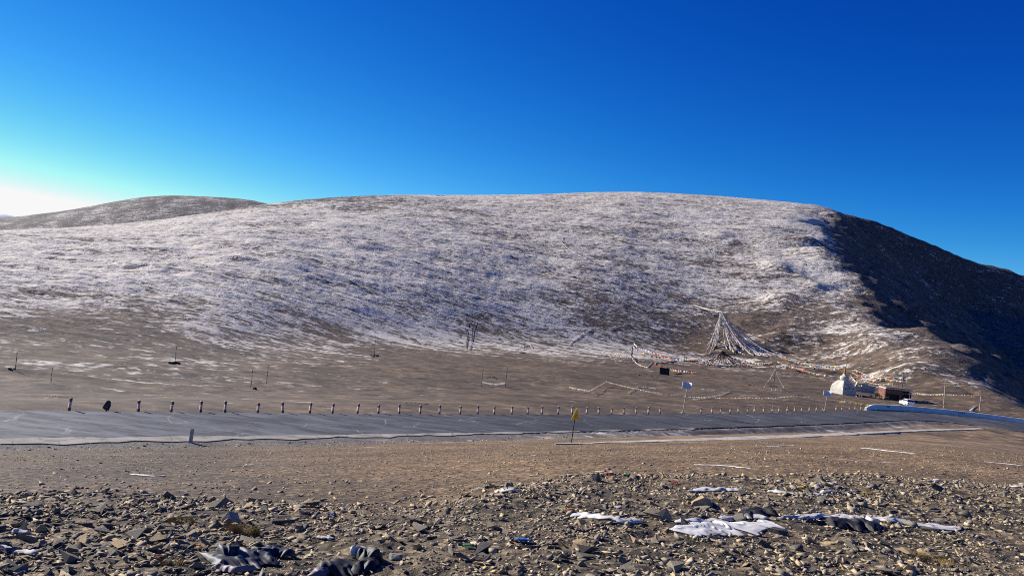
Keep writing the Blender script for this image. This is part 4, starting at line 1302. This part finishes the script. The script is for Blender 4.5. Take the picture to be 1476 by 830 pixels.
def scatter(n, r0, r1, power, smin, smed, smax_, dens):
    u = RNG.random(n); th = np.radians(RNG.uniform(-39, 39, n))
    r = (r0 ** power + u * (r1 ** power - r0 ** power)) ** (1 / power)
    x, y = r * np.sin(th), r * np.cos(th)
    keep = RNG.random(n) < dens(x, y)
    x, y = x[keep], y[keep]
    s = np.clip(smed * np.exp(RNG.normal(0, .55, len(x))), smin, smax_)
    return x, y, s
def d_terrace(x, y):
    t = x / y; d = y - tab(t, YL_T, YL_Y) + .9 * fbm(x / 1.4, y / 1.4, 3, 91)
    return (0.38 + .62 * sstep(-.25, .35, fbm(x / 1.1, y / 1.1, 3, 92) + .2 * sstep(0, -.5, t))) * np.where(d < 0, 1, np.exp(-d / 1.5))
def d_gravel(x, y):
    t = x / y; d = y - tab(t, YL_T, YL_Y)
    S, W = road_sw(x, y)
    return np.where((d > -.5) & (W > road_width(S) + 2.6), .45 + .55 * fbm(x / 3, y / 3, 2, 93), 0)
def d_verge(x, y):
    S, W = road_sw(x, y); dw = W - road_width(S)
    return np.where((dw > 1.6) & (dw < 6.0) & (S < 55), sstep(1.2, 2.6, dw) * sstep(6, 3.6, dw), 0)
a = scatter(72000, 3.3, 15, 1.45, .009, .024, .11, d_terrace)
c_ = scatter(46000, 7, 62, 1.35, .012, .023, .07, d_gravel)
v_ = scatter(9000, 34, 75, 1.6, .04, .07, .16, d_verge)
sx = np.concatenate([a[0], c_[0], v_[0]]); sy = np.concatenate([a[1], c_[1], v_[1]]); ss = np.concatenate([a[2], c_[2], v_[2]])
coarse = sstep(.1, -.5, sx / sy) * (sy < 12)
ss = ss * (1 + .35 * coarse * RNG.random(len(ss))) * np.where(sy < 14, 1 + .9 * np.clip(fbm(sx / 1.6, sy / 1.6, 3, 95), -.4, .7), 1)
sz = land(sx, sy)
ns = len(sx)
tiltx = RNG.normal(0, .28, ns); tilty = RNG.normal(.08, .28, ns); yaw = RNG.uniform(0, 2 * math.pi, ns)
kind = RNG.integers(0, 16, ns)
asp = RNG.uniform(.45, 1.05, ns); thk = RNG.uniform(.7, 1.3, ns)
up = ss * RNG.uniform(.0, .22, ns)
tone = RNG.random(ns)
pal_p = np.array([0, .3, .62, .80, .92, 1.0])
pal = np.array([[.085, .078, .070], [.195, .170, .132], [.30, .255, .185], [.38, .305, .195], [.41, .31, .175], [.43, .385, .31]])
tint = 1.18 * np.stack([np.interp(tone, pal_p, pal[:, k]) for k in range(3)], -1)
dark = (0.72 + .28 * sstep(-.6, .1, sx / sy))[:, None]
tint = tint * np.where((sy < 14)[:, None], dark, 1)

# keep stones from standing inside the things that lie on the rubble
CLEAR = []
for px, py, rad in ((360, 813, .30), (500, 818, .24), (1050, 757, .28), (1215, 755, .20), (860, 746, .2)):
    q = hit(px, py); CLEAR.append((q.x, q.y, rad))
ok = np.ones(ns, bool)
for cx, cy, rad in CLEAR:
    ok &= ~(((sx - cx) ** 2 + (sy - cy) ** 2 < rad ** 2) & (ss > .03))
size_px = np.where(ok, ss / np.hypot(sx, sy), 0)
# in the picture?
f_ = sx * _F.x + sy * _F.y + sz * _F.z
uu = (sx * _right.x + sy * _right.y + sz * _right.z) / f_; vv = (sx * _up.x + sy * _up.y + sz * _up.z) / f_
inview = (np.abs(uu) < .645) & (vv > -.362)
order = np.argsort(-np.where(inview, size_px, 0))
single = set(order[:270].tolist())
for i in order[:270]:
    i = int(i)
    o = link("stone", PMESH[int(kind[i])], None, GROUND)
    o.location = (sx[i], sy[i], sz[i] + up[i]); o.scale = (ss[i], ss[i] * asp[i], ss[i] * thk[i])
    o.rotation_euler = (tiltx[i], tilty[i], yaw[i])

def stuff_mesh(idx):
    V = []; F = []; C = []; off = 0
    for k in range(16):
        ii = idx[kind[idx] == k]
        if len(ii) == 0: continue
        v, f = PROTO[k]
        P = v[None] * np.stack([ss[ii], ss[ii] * asp[ii], ss[ii] * thk[ii]], -1)[:, None, :]
        def rot(P, ang, a_, b_):
            c, s = np.cos(ang)[:, None], np.sin(ang)[:, None]
            A, B = P[..., a_].copy(), P[..., b_].copy()
            P[..., a_] = A * c - B * s; P[..., b_] = A * s + B * c
        rot(P, tiltx[ii], 1, 2); rot(P, tilty[ii], 2, 0); rot(P, yaw[ii], 0, 1)
        P = P + np.stack([sx[ii], sy[ii], sz[ii] + up[ii]], -1)[:, None, :]
        nvt = len(v)
        F.append((f[None] + (np.arange(len(ii)) * nvt)[:, None, None] + off).reshape(-1, 3))
        V.append(P.reshape(-1, 3)); C.append(np.repeat(tint[ii], nvt, 0)); off += len(ii) * nvt
    V = np.concatenate(V); F = np.concatenate(F); C = np.concatenate(C)
    me = bpy.data.meshes.new("rubble")
    me.vertices.add(len(V)); me.vertices.foreach_set("co", V.ravel())
    me.loops.add(len(F) * 3); me.loops.foreach_set("vertex_index", F.ravel().astype(np.int32))
    me.polygons.add(len(F)); me.polygons.foreach_set("loop_start", (np.arange(len(F)) * 3).astype(np.int32))
    me.update(calc_edges=True)
    at = me.attributes.new("tint", 'FLOAT_COLOR', 'POINT')
    at.data.foreach_set("color", np.concatenate([C, np.ones((len(C), 1))], 1).astype(np.float32).ravel())
    return me
rest = np.array([i for i in range(ns) if i not in single and ok[i]])
rub = link("rubble", stuff_mesh(rest), MAT["rock"], GROUND)
tag(rub, "loose grey and tan shale fragments covering the ground", None, None, "stuff")

# boulders one can point at
def boulder(label, px, py, wpx, hpx, col, seed, tilt=(0, 0), rz=0, pts=None):
    p = hit(px, py); k = p.y / FPX
    rr = random.Random(seed)
    bm = bmesh.new()
    base = pts or [(rr.uniform(-1, 1), rr.uniform(-.8, .8), rr.uniform(0, 1)) for _ in range(12)]
    for x, y, z in base:
        bm.verts.new((x * wpx * k / 2, y * wpx * k / 2 * .8, z * hpx * k - .02))
    r = bmesh.ops.convex_hull(bm, input=bm.verts)
    bmesh.ops.delete(bm, geom=[g for g in r["geom_interior"] if isinstance(g, bmesh.types.BMVert)], context='VERTS')
    bmesh.ops.bevel(bm, geom=bm.edges[:], offset=.012 * wpx * k, segments=1, affect='EDGES')
    me = bpy.data.meshes.new("boulder"); bm.to_mesh(me); bm.free()
    at = me.attributes.new("tint", 'FLOAT_COLOR', 'POINT'); at.data.foreach_set("color", np.tile(np.array([*col, 1], np.float32), len(me.vertices)))
    o = link("boulder", me, MAT["rock"]); o.location = p - Vector((0, 0, .02)); o.rotation_euler = (tilt[0], tilt[1], rz)
    tag(o, label, "rock")
    return o
GREY = (.17, .16, .14); TAN = (.40, .30, .17); PALE = (.34, .31, .26); DARK = (.07, .07, .072)
boulder("large tan wedge shaped rock with a crack, among the rubble", 1012, 727, 44, 19, TAN, 1, pts=[(-1, -.5, .12), (-.95, .4, .1), (-.05, -.7, 1), (.0, .3, .98), (-.7, -.6, .62), (.1, -.9, 0), (-1, -.7, 0), (1, .3, .08), (.95, -.3, 0), (.5, .1, .72), (-.8, .7, 0), (.7, .8, 0)])
boulder("large pale topped block beside the dry grass tuft", 333, 752, 29, 22, (.34, .30, .24), 2, pts=[(-1, -.4, 0), (-.8, -.5, .55), (-.35, .1, 1), (.55, .0, .96), (.9, -.3, .62), (1, .1, .0), (.3, -.8, .5), (.4, -.9, 0), (-.6, .9, 0), (.6, .9, .4), (-.4, -.8, .1)])
boulder("upright grey pointed stone on the rim of the terrace", 860, 692, 18, 17, GREY, 3, pts=[(-.8, -.4, 0), (-.85, -.2, .5), (.05, -.1, 1), (.35, .1, .93), (.8, -.4, .1), (.9, .3, 0), (-.2, -.9, .2), (-.5, .9, 0), (.5, .8, .3)])
boulder("low brown stone leaning against the pointed stone", 847, 693, 14, 7, (.16, .11, .08), 4)
boulder("small rounded stone beside the pointed one", 888, 692, 12, 7, GREY, 5)
boulder("pale whitish stone alone on the dark rubble", 893, 731, 19, 9, (.42, .41, .40), 6)
boulder("tan upright shard in the dark rubble at the left", 70, 796, 20, 17, TAN, 7, pts=[(-.9, -.6, 0), (-.5, -.4, .4), (.4, -.2, 1), (.6, .1, .85), (.9, -.4, .1), (.3, -.9, .0), (.1, .8, 0), (.8, .5, 0)])
boulder("dark upright triangular stone at the left edge of the rubble", 20, 742, 14, 14, DARK, 8, pts=[(-1, -.5, 0), (1, -.5, 0), (.1, 0, 1), (-.3, .2, .8), (.9, .6, 0), (-.9, .7, 0), (.6, -.2, .5)])
boulder("big dark slab tilted on the left rubble", 128, 757, 22, 15, DARK, 9)
boulder("dark boulder on the left terrace rim", 137, 713, 26, 9, DARK, 10)
boulder("dark boulder on the rim in front of the gravel, left of centre", 262, 722, 24, 9, (.10, .095, .09), 11)
boulder("dark rock on the rim right of the grass tuft", 397, 742, 20, 9, DARK, 12)
boulder("dark rock at the end of the rim boulders", 498, 738, 20, 10, DARK, 13)
boulder("grey slab on the rim below the gravel", 540, 733, 22, 8, (.13, .125, .12), 14)
boulder("grey angular rock with a pale edge by the dark garment", 567, 806, 26, 18, (.22, .22, .21), 15)
boulder("brown and dark rock below the white scarf pile", 1100, 786, 24, 17, (.10, .09, .08), 16)
boulder("dark rock below the right end of the scarf pile", 1120, 768, 28, 14, DARK, 17)
boulder("pale upright stone behind the scarf pile", 1000, 750, 15, 14, (.26, .24, .19), 18)
boulder("flat tan slab near the lower right edge", 1312, 812, 66, 9, (.36, .27, .15), 19)
boulder("tan flat stone by the long scarf", 1232, 727, 30, 11, (.36, .29, .18), 20)
boulder("dark rock beyond the long scarf", 1282, 737, 26, 9, DARK, 21)
boulder("dark rock behind the long scarf's middle", 1345, 738, 30, 9, DARK, 22)
boulder("long dark brown stone at the scarf pile's lower end", 978, 782, 36, 9, (.11, .075, .05), 23)
boulder("pale flat stone on the left rubble", 132, 799, 20, 9, PALE, 24)
boulder("dark slab in the left rubble by the faded scarf", 60, 768, 34, 12, DARK, 25)

# ------------------------------------------------------------------ cloth lying on the rubble
SCARF = thin_cloth("white_silk_scarf", (.72, .71, .70), .3, 12)
NYLON = plain_mat("dark_navy_nylon", (.013, .014, .030), .62, .3, 12, .5)
BLACKC = plain_mat("black_fabric", (.013, .012, .013), .62, .3, 12, .45)
PURP = plain_mat("faded_plum_lining", (.16, .12, .14), .6, .2, 14, .4)

def drape_strip(name, label, cat, pp, widths, mat, seed=0, lift=.035, fold=.022, cross=9, per=.02, parent=None, soft=False):
    """cloth laid along a line of picture points on the ground, bunched into lengthwise folds"""
    P = [hit(*q) for q in pp]
    L = [0.0]
    for a_, b_ in zip(P[:-1], P[1:]): L.append(L[-1] + (b_ - a_).length)
    n = max(10, int(L[-1] / per)); ts = np.linspace(0, L[-1], n)
    cx = np.interp(ts, L, [q.x for q in P]); cy = np.interp(ts, L, [q.y for q in P]); wd = np.interp(ts, L, widths)
    k = np.ones(5) / 5
    cxs = np.convolve(np.pad(cx, 2, mode='edge'), k, 'valid'); cys = np.convolve(np.pad(cy, 2, mode='edge'), k, 'valid')
    dx = np.gradient(cxs); dy = np.gradient(cys); ln = np.hypot(dx, dy) + 1e-9; nx, ny = -dy / ln, dx / ln
    u = np.linspace(-.5, .5, cross)
    wob = (1 + .9 * fbm(ts * 7 / max(.3, L[-1]) , ts * 0 + seed, 3, 200 + seed)) * np.minimum(1, np.minimum(ts, L[-1] - ts) / (.16 * L[-1]) + .35)
    sh = .5 * fbm(ts * 3 / max(.35, .35 * L[-1]), ts * 0 + seed + 5, 2, 210 + seed)
    ra_ = np.where(u[None] > 0, 1 + .38 * fbm(ts * 10, ts * 0 + seed + 9, 3, 212)[:, None], 1 + .38 * fbm(ts * 10, ts * 0 + seed + 40, 3, 213)[:, None])
    off = u[None] * ra_ * (wd * wob)[:, None] + (sh * wd)[:, None]
    X = cxs[:, None] + nx[:, None] * off; Yy = cys[:, None] + ny[:, None] * off
    g = land(X.ravel(), Yy.ravel()).reshape(X.shape)
    f1 = 1 - np.abs(gnoise(u[None] * 3.4 + .8 * gnoise(ts[:, None] * 3, ts[:, None] * 0 + seed, 220), ts[:, None] * 2.2, 230 + seed)) * 2
    f2 = fbm(X * 9, Yy * 9, 2, 240 + seed)
    edge = 1 - (2 * np.abs(u))[None] ** 2
    if soft:
        f2 = .5 * fbm(X * 4, Yy * 4, 2, 240 + seed)
        wx = X + .04 * gnoise(X * 8, Yy * 8, 250 + seed); wy = Yy + .04 * gnoise(X * 8 + 5, Yy * 8, 251 + seed)
        f1 = 1 - np.abs(gnoise(wx * 9 + wy * 3, wy * 7 - wx * 2, 252 + seed)) * 2
    tp = np.minimum(1, np.minimum(ts, L[-1] - ts) / (.12 * L[-1]) + .25)[:, None]
    Z = g + .012 + (lift * .22 * (1 + .9 * f2) + (fold if soft else fold * .75) * np.clip(f1, 0, 1) ** 3) * edge * tp
    b0 = P[0]
    vs = np.stack([X - b0.x, Yy - b0.y, Z - b0.z], -1).reshape(-1, 3)
    fs = [(i * cross + j, (i + 1) * cross + j, (i + 1) * cross + j + 1, i * cross + j + 1) for i in range(n - 1) for j in range(cross - 1)]
    o = link(name, mesh_from(name, vs, fs, True), mat)
    o.location = b0
    md = o.modifiers.new("thickness", 'SOLIDIFY'); md.thickness = .005
    if parent is not None:
        o.parent = parent; o.location = b0 - parent.location
    else:
        tag(o, label, cat)
    return o
drape_strip("scarf", "big crumpled white scarf pile on the rubble", "scarf", [(968, 766), (1000, 764), (1040, 762), (1075, 759), (1112, 753)], [.22, .32, .42, .40, .26], SCARF, 1, .05, .024, 25, .010)
drape_strip("scarf", "white scarf end sticking out beside the scarf pile", "scarf", [(970, 753), (990, 753), (1020, 754), (1045, 754)], [.09, .11, .09, .10], SCARF, 2, .05, .03)
drape_strip("scarf", "white lace edged scarf folded behind the scarf pile", "scarf", [(1036, 748), (1070, 747), (1110, 748)], [.09, .12, .10], SCARF, 3, .06, .03)
drape_strip("scarf", "long white scarf stretched over the rubble to the right", "scarf", [(1115, 750), (1160, 745), (1215, 746), (1262, 748), (1300, 753), (1345, 760), (1388, 763)], [.06, .14, .18, .16, .16, .22, .20], SCARF, 4, .035, .03, 13)
drape_strip("scarf", "short twisted white scarf in the middle of the rubble", "scarf", [(823, 741), (840, 744), (862, 747), (888, 750), (912, 753), (928, 753)], [.12, .16, .13, .10, .06, .05], SCARF, 5, .05, .03)
drape_strip("scarf", "thin white scarf in front of the cracked tan rock's top", "scarf", [(990, 709), (1012, 706), (1045, 707), (1076, 708)], [.05, .12, .08, .04], SCARF, 6, .04, .025)
drape_strip("scarf", "narrow white scarf with a dark fold beyond the scarf pile", "scarf", [(1105, 709), (1125, 711), (1147, 714)], [.09, .10, .05], SCARF, 7, .05, .02)
drape_strip("scarf", "faded white scarf among the dark stones at the left edge", "scarf", [(-12, 789), (12, 793), (35, 799), (60, 801)], [.06, .06, .06, .05], SCARF, 8, .05, .02)
drape_strip("scarf", "small faded scarf above the other one at the left edge", "scarf", [(14, 768), (30, 768), (44, 770)], [.05, .06, .04], SCARF, 9, .04, .02)
drape_strip("scarf", "white cloth strip alone on the left gravel", "scarf", [(191, 683), (205, 685), (222, 687), (241, 686)], [.22, .18, .14, .12], SCARF, 10, .03, .02, 7, .05)
drape_strip("scarf", "long thin white strip on the gravel right of centre", "scarf", [(998, 669.5), (1030, 670.5), (1055, 672), (1084, 676)], [.08, .12, .09, .04], SCARF, 11, .02, .015, 5, .08)
drape_strip("scarf", "thin white strip at the top of the gravel by the ditch", "scarf", [(1100, 644), (1120, 643), (1147, 641.5)], [.2, .25, .15], SCARF, 12, .03, .02, 5, .15)
drape_strip("scarf", "long white strip below the ditch wall's end", "scarf", [(1240, 646), (1280, 650), (1326, 655)], [.12, .2, .12], SCARF, 13, .03, .02, 5, .15)
drape_strip("scarf", "pale strip on the gravel near the right edge", "scarf", [(1415, 665), (1445, 668), (1480, 672)], [.1, .16, .14], SCARF, 14, .03, .02, 5, .1)
drape_strip("scarf", "whitish strip with a green end on the right rubble", "scarf", [(1330, 694), (1350, 693), (1382, 692)], [.05, .08, .06], SCARF, 15, .03, .02, 7, .03)
drape_strip("scarf", "white scrap bunched behind the long scarf, nearest the yellow cup", "scarf", [(1175, 701), (1192, 698), (1210, 699)], [.08, .11, .06], SCARF, 16, .04, .02)
drape_strip("scarf", "greyish scarf half hidden in stones beyond the long scarf", "scarf", [(1162, 712), (1190, 709), (1235, 710)], [.05, .07, .05], SCARF, 17, .035, .02)
drape_strip("scarf", "small white scrap at the foot of the rim boulders", "scarf", [(716, 708), (728, 708), (750, 709)], [.08, .10, .04], SCARF, 18, .05, .02)
drape_strip("scarf", "pale scrap beside the red bit on the middle rubble", "scarf", [(455, 777), (465, 775), (478, 779)], [.06, .09, .05], SCARF, 19, .03, .02)
drape_strip("scarf", "thin pale strip at the right edge of the rubble", "scarf", [(1455, 702), (1470, 702), (1490, 701)], [.05, .07, .06], SCARF, 20, .03, .02)

def garment(name, label, cat, px, py, sub):
    """a crumpled garment: panels of cloth dropped over one another"""
    p = hit(px, py)
    e = empty(name, p); tag(e, label, cat)
    for (nm, pp, wd, m2, sd, lift, fold) in sub:
        drape_strip(nm, None, None, pp, wd, m2, sd, lift * .8, fold, 27, .008, parent=e, soft=True)
    return e
garment("jacket", "crumpled dark navy jacket with shiny folds at the lower left", "jacket", 352, 812,
        (("body", [(306, 818), (330, 812), (358, 810), (392, 806)], [.26, .40, .38, .26], NYLON, 30, .24, .014),
         ("hood", [(312, 806), (326, 803), (346, 805)], [.16, .22, .16], NYLON, 31, .42, .012),
         ("sleeve", [(372, 804), (392, 799), (414, 806)], [.13, .16, .11], NYLON, 32, .30, .012),
         ("lining", [(304, 821), (322, 824), (345, 826), (370, 823)], [.05, .07, .06, .05], PURP, 37, .20, .010)))
garment("garment", "shiny black garment bunched up beside the navy jacket", "garment", 500, 820,
        (("body", [(458, 826), (485, 820), (515, 818), (545, 818)], [.18, .30, .32, .22], BLACKC, 38, .26, .014),
         ("sleeve", [(512, 806), (528, 805), (544, 812)], [.10, .15, .12], BLACKC, 39, .42, .012),
         ("lining", [(446, 834), (465, 826), (482, 816)], [.08, .10, .07], PURP, 33, .20, .010),
         ("collar", [(503, 803), (516, 800), (530, 803)], [.05, .07, .05], SCARF, 34, .42, .008)))
garment("bag", "black fabric bag with pale trim beside the long scarf", "bag", 1225, 757,
        (("body", [(1190, 757), (1215, 757), (1240, 758), (1270, 760)], [.12, .26, .30, .22], BLACKC, 40, .24, .013),
         ("trim", [(1247, 753), (1256, 757), (1268, 758)], [.03, .05, .03], SCARF, 35, .30, .008),
         ("strap", [(1160, 754), (1185, 755), (1210, 754)], [.03, .05, .05], BLACKC, 36, .1, .012)))
drape_strip("cloth", "flat black cloth behind the scarf pile", "cloth", [(1058, 745), (1085, 742), (1110, 741)], [.16, .30, .22], BLACKC, 41, .2, .025, 17, .012)

# small bright scraps
def scrap(label, px, py, wpx, col, seed):
    p = hit(px, py); k = p.y / FPX; rr = random.Random(seed)
    w = wpx * k; vs = []; N = 6
    for i in range(N + 1):
        for j in range(4):
            x = (i / N - .5) * w + rr.uniform(-.05, .05) * w; y = (j / 3 - .5) * w * .6 + rr.uniform(-.06, .06) * w
            vs.append((x, y, .02 + rr.uniform(0, .12) * w))
    gz = land(np.array([p.x + v[0] for v in vs]), np.array([p.y + v[1] for v in vs])) - p.z
    vs = [(v[0], v[1], v[2] + float(g)) for v, g in zip(vs, gz)]
    fs = [(i * 4 + j, (i + 1) * 4 + j, (i + 1) * 4 + j + 1, i * 4 + j + 1) for i in range(N) for j in range(3)]
    o = link("cloth_scrap", mesh_from("cloth_scrap", vs, fs, True), FM[col]); o.location = p; o.rotation_euler = (0, 0, 0)
    md = o.modifiers.new("thickness", 'SOLIDIFY'); md.thickness = .004
    tag(o, label, "scrap")
scrap("bright blue scrap on the middle rubble", 755, 781, 22, "blue", 1)
scrap("small green scrap lower left of the blue one", 675, 789, 15, "green", 2)
scrap("red and white scrap beside the pointed stone", 878, 684, 13, "pink", 3)
scrap("dark green scrap on the gravel beyond the rounded stone", 903, 686, 10, "green", 4)
scrap("orange dot of cloth past the dark green scrap", 911, 684, 4, "orange", 5)
scrap("yellow scrap on the gravel between the pointed stone and the tan rock", 957, 688, 7, "yellow", 6)
scrap("tiny blue scrap right of the yellow one", 968, 687, 4, "blue", 7)
scrap("red scrap on the gravel above the yellow one", 983, 674, 9, "red", 8)
scrap("tiny red and white scrap near the thin scarf", 973, 697, 7, "red", 9)
scrap("yellow cup-like scrap among the right rubble", 1155, 704, 8, "yellow", 10)
scrap("blue scrap tucked by the dark rocks right of the grass tuft", 476, 743, 9, "blue", 11)
scrap("red scrap just above the navy jacket", 230, 804, 6, "red", 12)
scrap("orange scrap left of the jacket", 284, 789, 8, "orange", 13)
scrap("red scrap at the pale middle scrap's edge", 463, 772, 8, "orange", 14)
scrap("pale yellow scrap on the left gravel edge", 150, 698, 10, "yellow", 15)
scrap("pale blue bit of cloth on the scarf pile's back", 1044, 746, 8, "blue", 16)
scrap("tiny light blue scrap beyond the rim, left", 408, 728, 4, "blue", 17)
scrap("white scrap on the left gravel right of the strip", 358, 671, 14, "white", 18)
scrap("white scrap on the gravel, centre", 770, 686, 11, "white", 19)
scrap("white scrap high on the gravel, centre", 770, 657, 8, "white", 20)
scrap("yellow strip beyond the tan flat stone", 1250, 712, 14, "yellow", 21)
scrap("small orange stone-like scrap by the twisted scarf", 822, 736, 8, "orange", 22)

def tuft(label, px, py, n, h, rad, seed):
    p = hit(px, py); rr = random.Random(seed); vs = []; fs = []
    ad = [(rr.uniform(0, 6.28), rad * math.sqrt(rr.random())) for _ in range(n)]
    gz = land(np.array([p.x + d * math.cos(a_) for a_, d in ad]), np.array([p.y + d * math.sin(a_) for a_, d in ad])) - p.z
    for (a_, d), bz in zip(ad, gz):
        bx, by = d * math.cos(a_), d * math.sin(a_); bz = float(bz)
        hh = h * rr.uniform(.4, 1.0); lx, ly = rr.uniform(-.7, .7) * hh, rr.uniform(-.7, .7) * hh; w = .0022
        c, s = math.cos(a_), math.sin(a_); n0 = len(vs)
        for t in (0, .5, 1):
            q = (bx + lx * t * t, by + ly * t * t, bz + hh * t); ww = w * (1 - .8 * t)
            vs += [(q[0] - c * ww, q[1] - s * ww, q[2]), (q[0] + c * ww, q[1] + s * ww, q[2])]
        fs += [(n0, n0 + 1, n0 + 3, n0 + 2), (n0 + 2, n0 + 3, n0 + 5, n0 + 4)]
    o = link("grass_tuft", mesh_from("grass_tuft", vs, fs), MAT["dry_grass"]); o.location = p
    tag(o, label, "grass tuft")
tuft("dry brown grass tuft beside the pale topped block", 350, 768, 900, .085, .13, 1)
tuft("sparse dry grass left of the big tuft", 262, 753, 260, .06, .12, 2)
tuft("small greenish grass tuft left of the jacket", 248, 814, 160, .06, .08, 3)
# sparse grass by the slab
tuft("flat dry grass by the tan slab near the lower right", 1345, 806, 420, .05, .16, 4)

# ------------------------------------------------------------------ far mountains
def far_range(name, label, Y, prof, seed, mat):
    """a real ridge kilometres away: (tan of bearing, tan of elevation) along its crest"""
    ts = np.linspace(prof[0][0], prof[-1][0], 120); es = np.interp(ts, [q[0] for q in prof], [q[1] for q in prof])
    es = es + .0022 * fbm(ts * 60, ts * 0 + seed, 4, 400 + seed)
    M = 24; vs = []
    for j in range(M):
        f = j / (M - 1); yy = Y * (1 + .45 * (f - .5)); d = 1 - abs(f - .5) * 2
        for t, e in zip(ts, es):
            vs.append((t * Y * (1 + .1 * (f - .5)), yy, -150 + (e * Y + 150) * d ** .85))
    V = np.array(vs); V[:, 2] += 60 * fbm(V[:, 0] / 700, V[:, 1] / 700, 4, 410 + seed) * np.clip((V[:, 2] + 150) / 300, 0, 1) * np.where(np.abs((V[:, 1] / Y - 1)) < .01, 0, 1)
    n = len(ts)
    fs = [(j * n + i, j * n + i + 1, (j + 1) * n + i + 1, (j + 1) * n + i) for j in range(M - 1) for i in range(n - 1)]
    o = link(name, mesh_from(name, V, fs, True), mat)
    tag(o, label, None, None, "structure")
FARM = NT("far_hazy_snow")
_f = FARM.math('ADD', FARM.math('MULTIPLY', FARM.noise(FARM.coord(), .0016, 6, .65), 1.0), 0.0)
FARM = FARM.out(FARM.ramp(_f, [(.34, (.20, .20, .22)), (.5, (.62, .63, .66)), (.7, (.80, .81, .84))]), .9)  # pale snow tones stand in for distance haze, put into the colour
far_range("far_mountain", "pale distant mountains beyond the left shoulder of the hill", 14000.0, [(-1.3, .03), (-.9, .036), (-.72, .040), (-.66, .0445), (-.645, .0455), (-.632, .042), (-.62, .038), (-.60, .03), (-.5, .02), (-.3, .01)], 1, FARM)
FARH = plain_mat("far_haze_blue", (.10, .12, .17), .95, .4, .004)  # blue of the distance haze painted into the hill's colour
far_range("far_hill", "blue distant hill at the left edge below the pale mountains", 5200.0, [(-1.3, .03), (-.9, .035), (-.7, .0405), (-.66, .0395), (-.645, .037), (-.63, .033), (-.60, .02), (-.5, .0), (-.4, -.01)], 2, FARH)
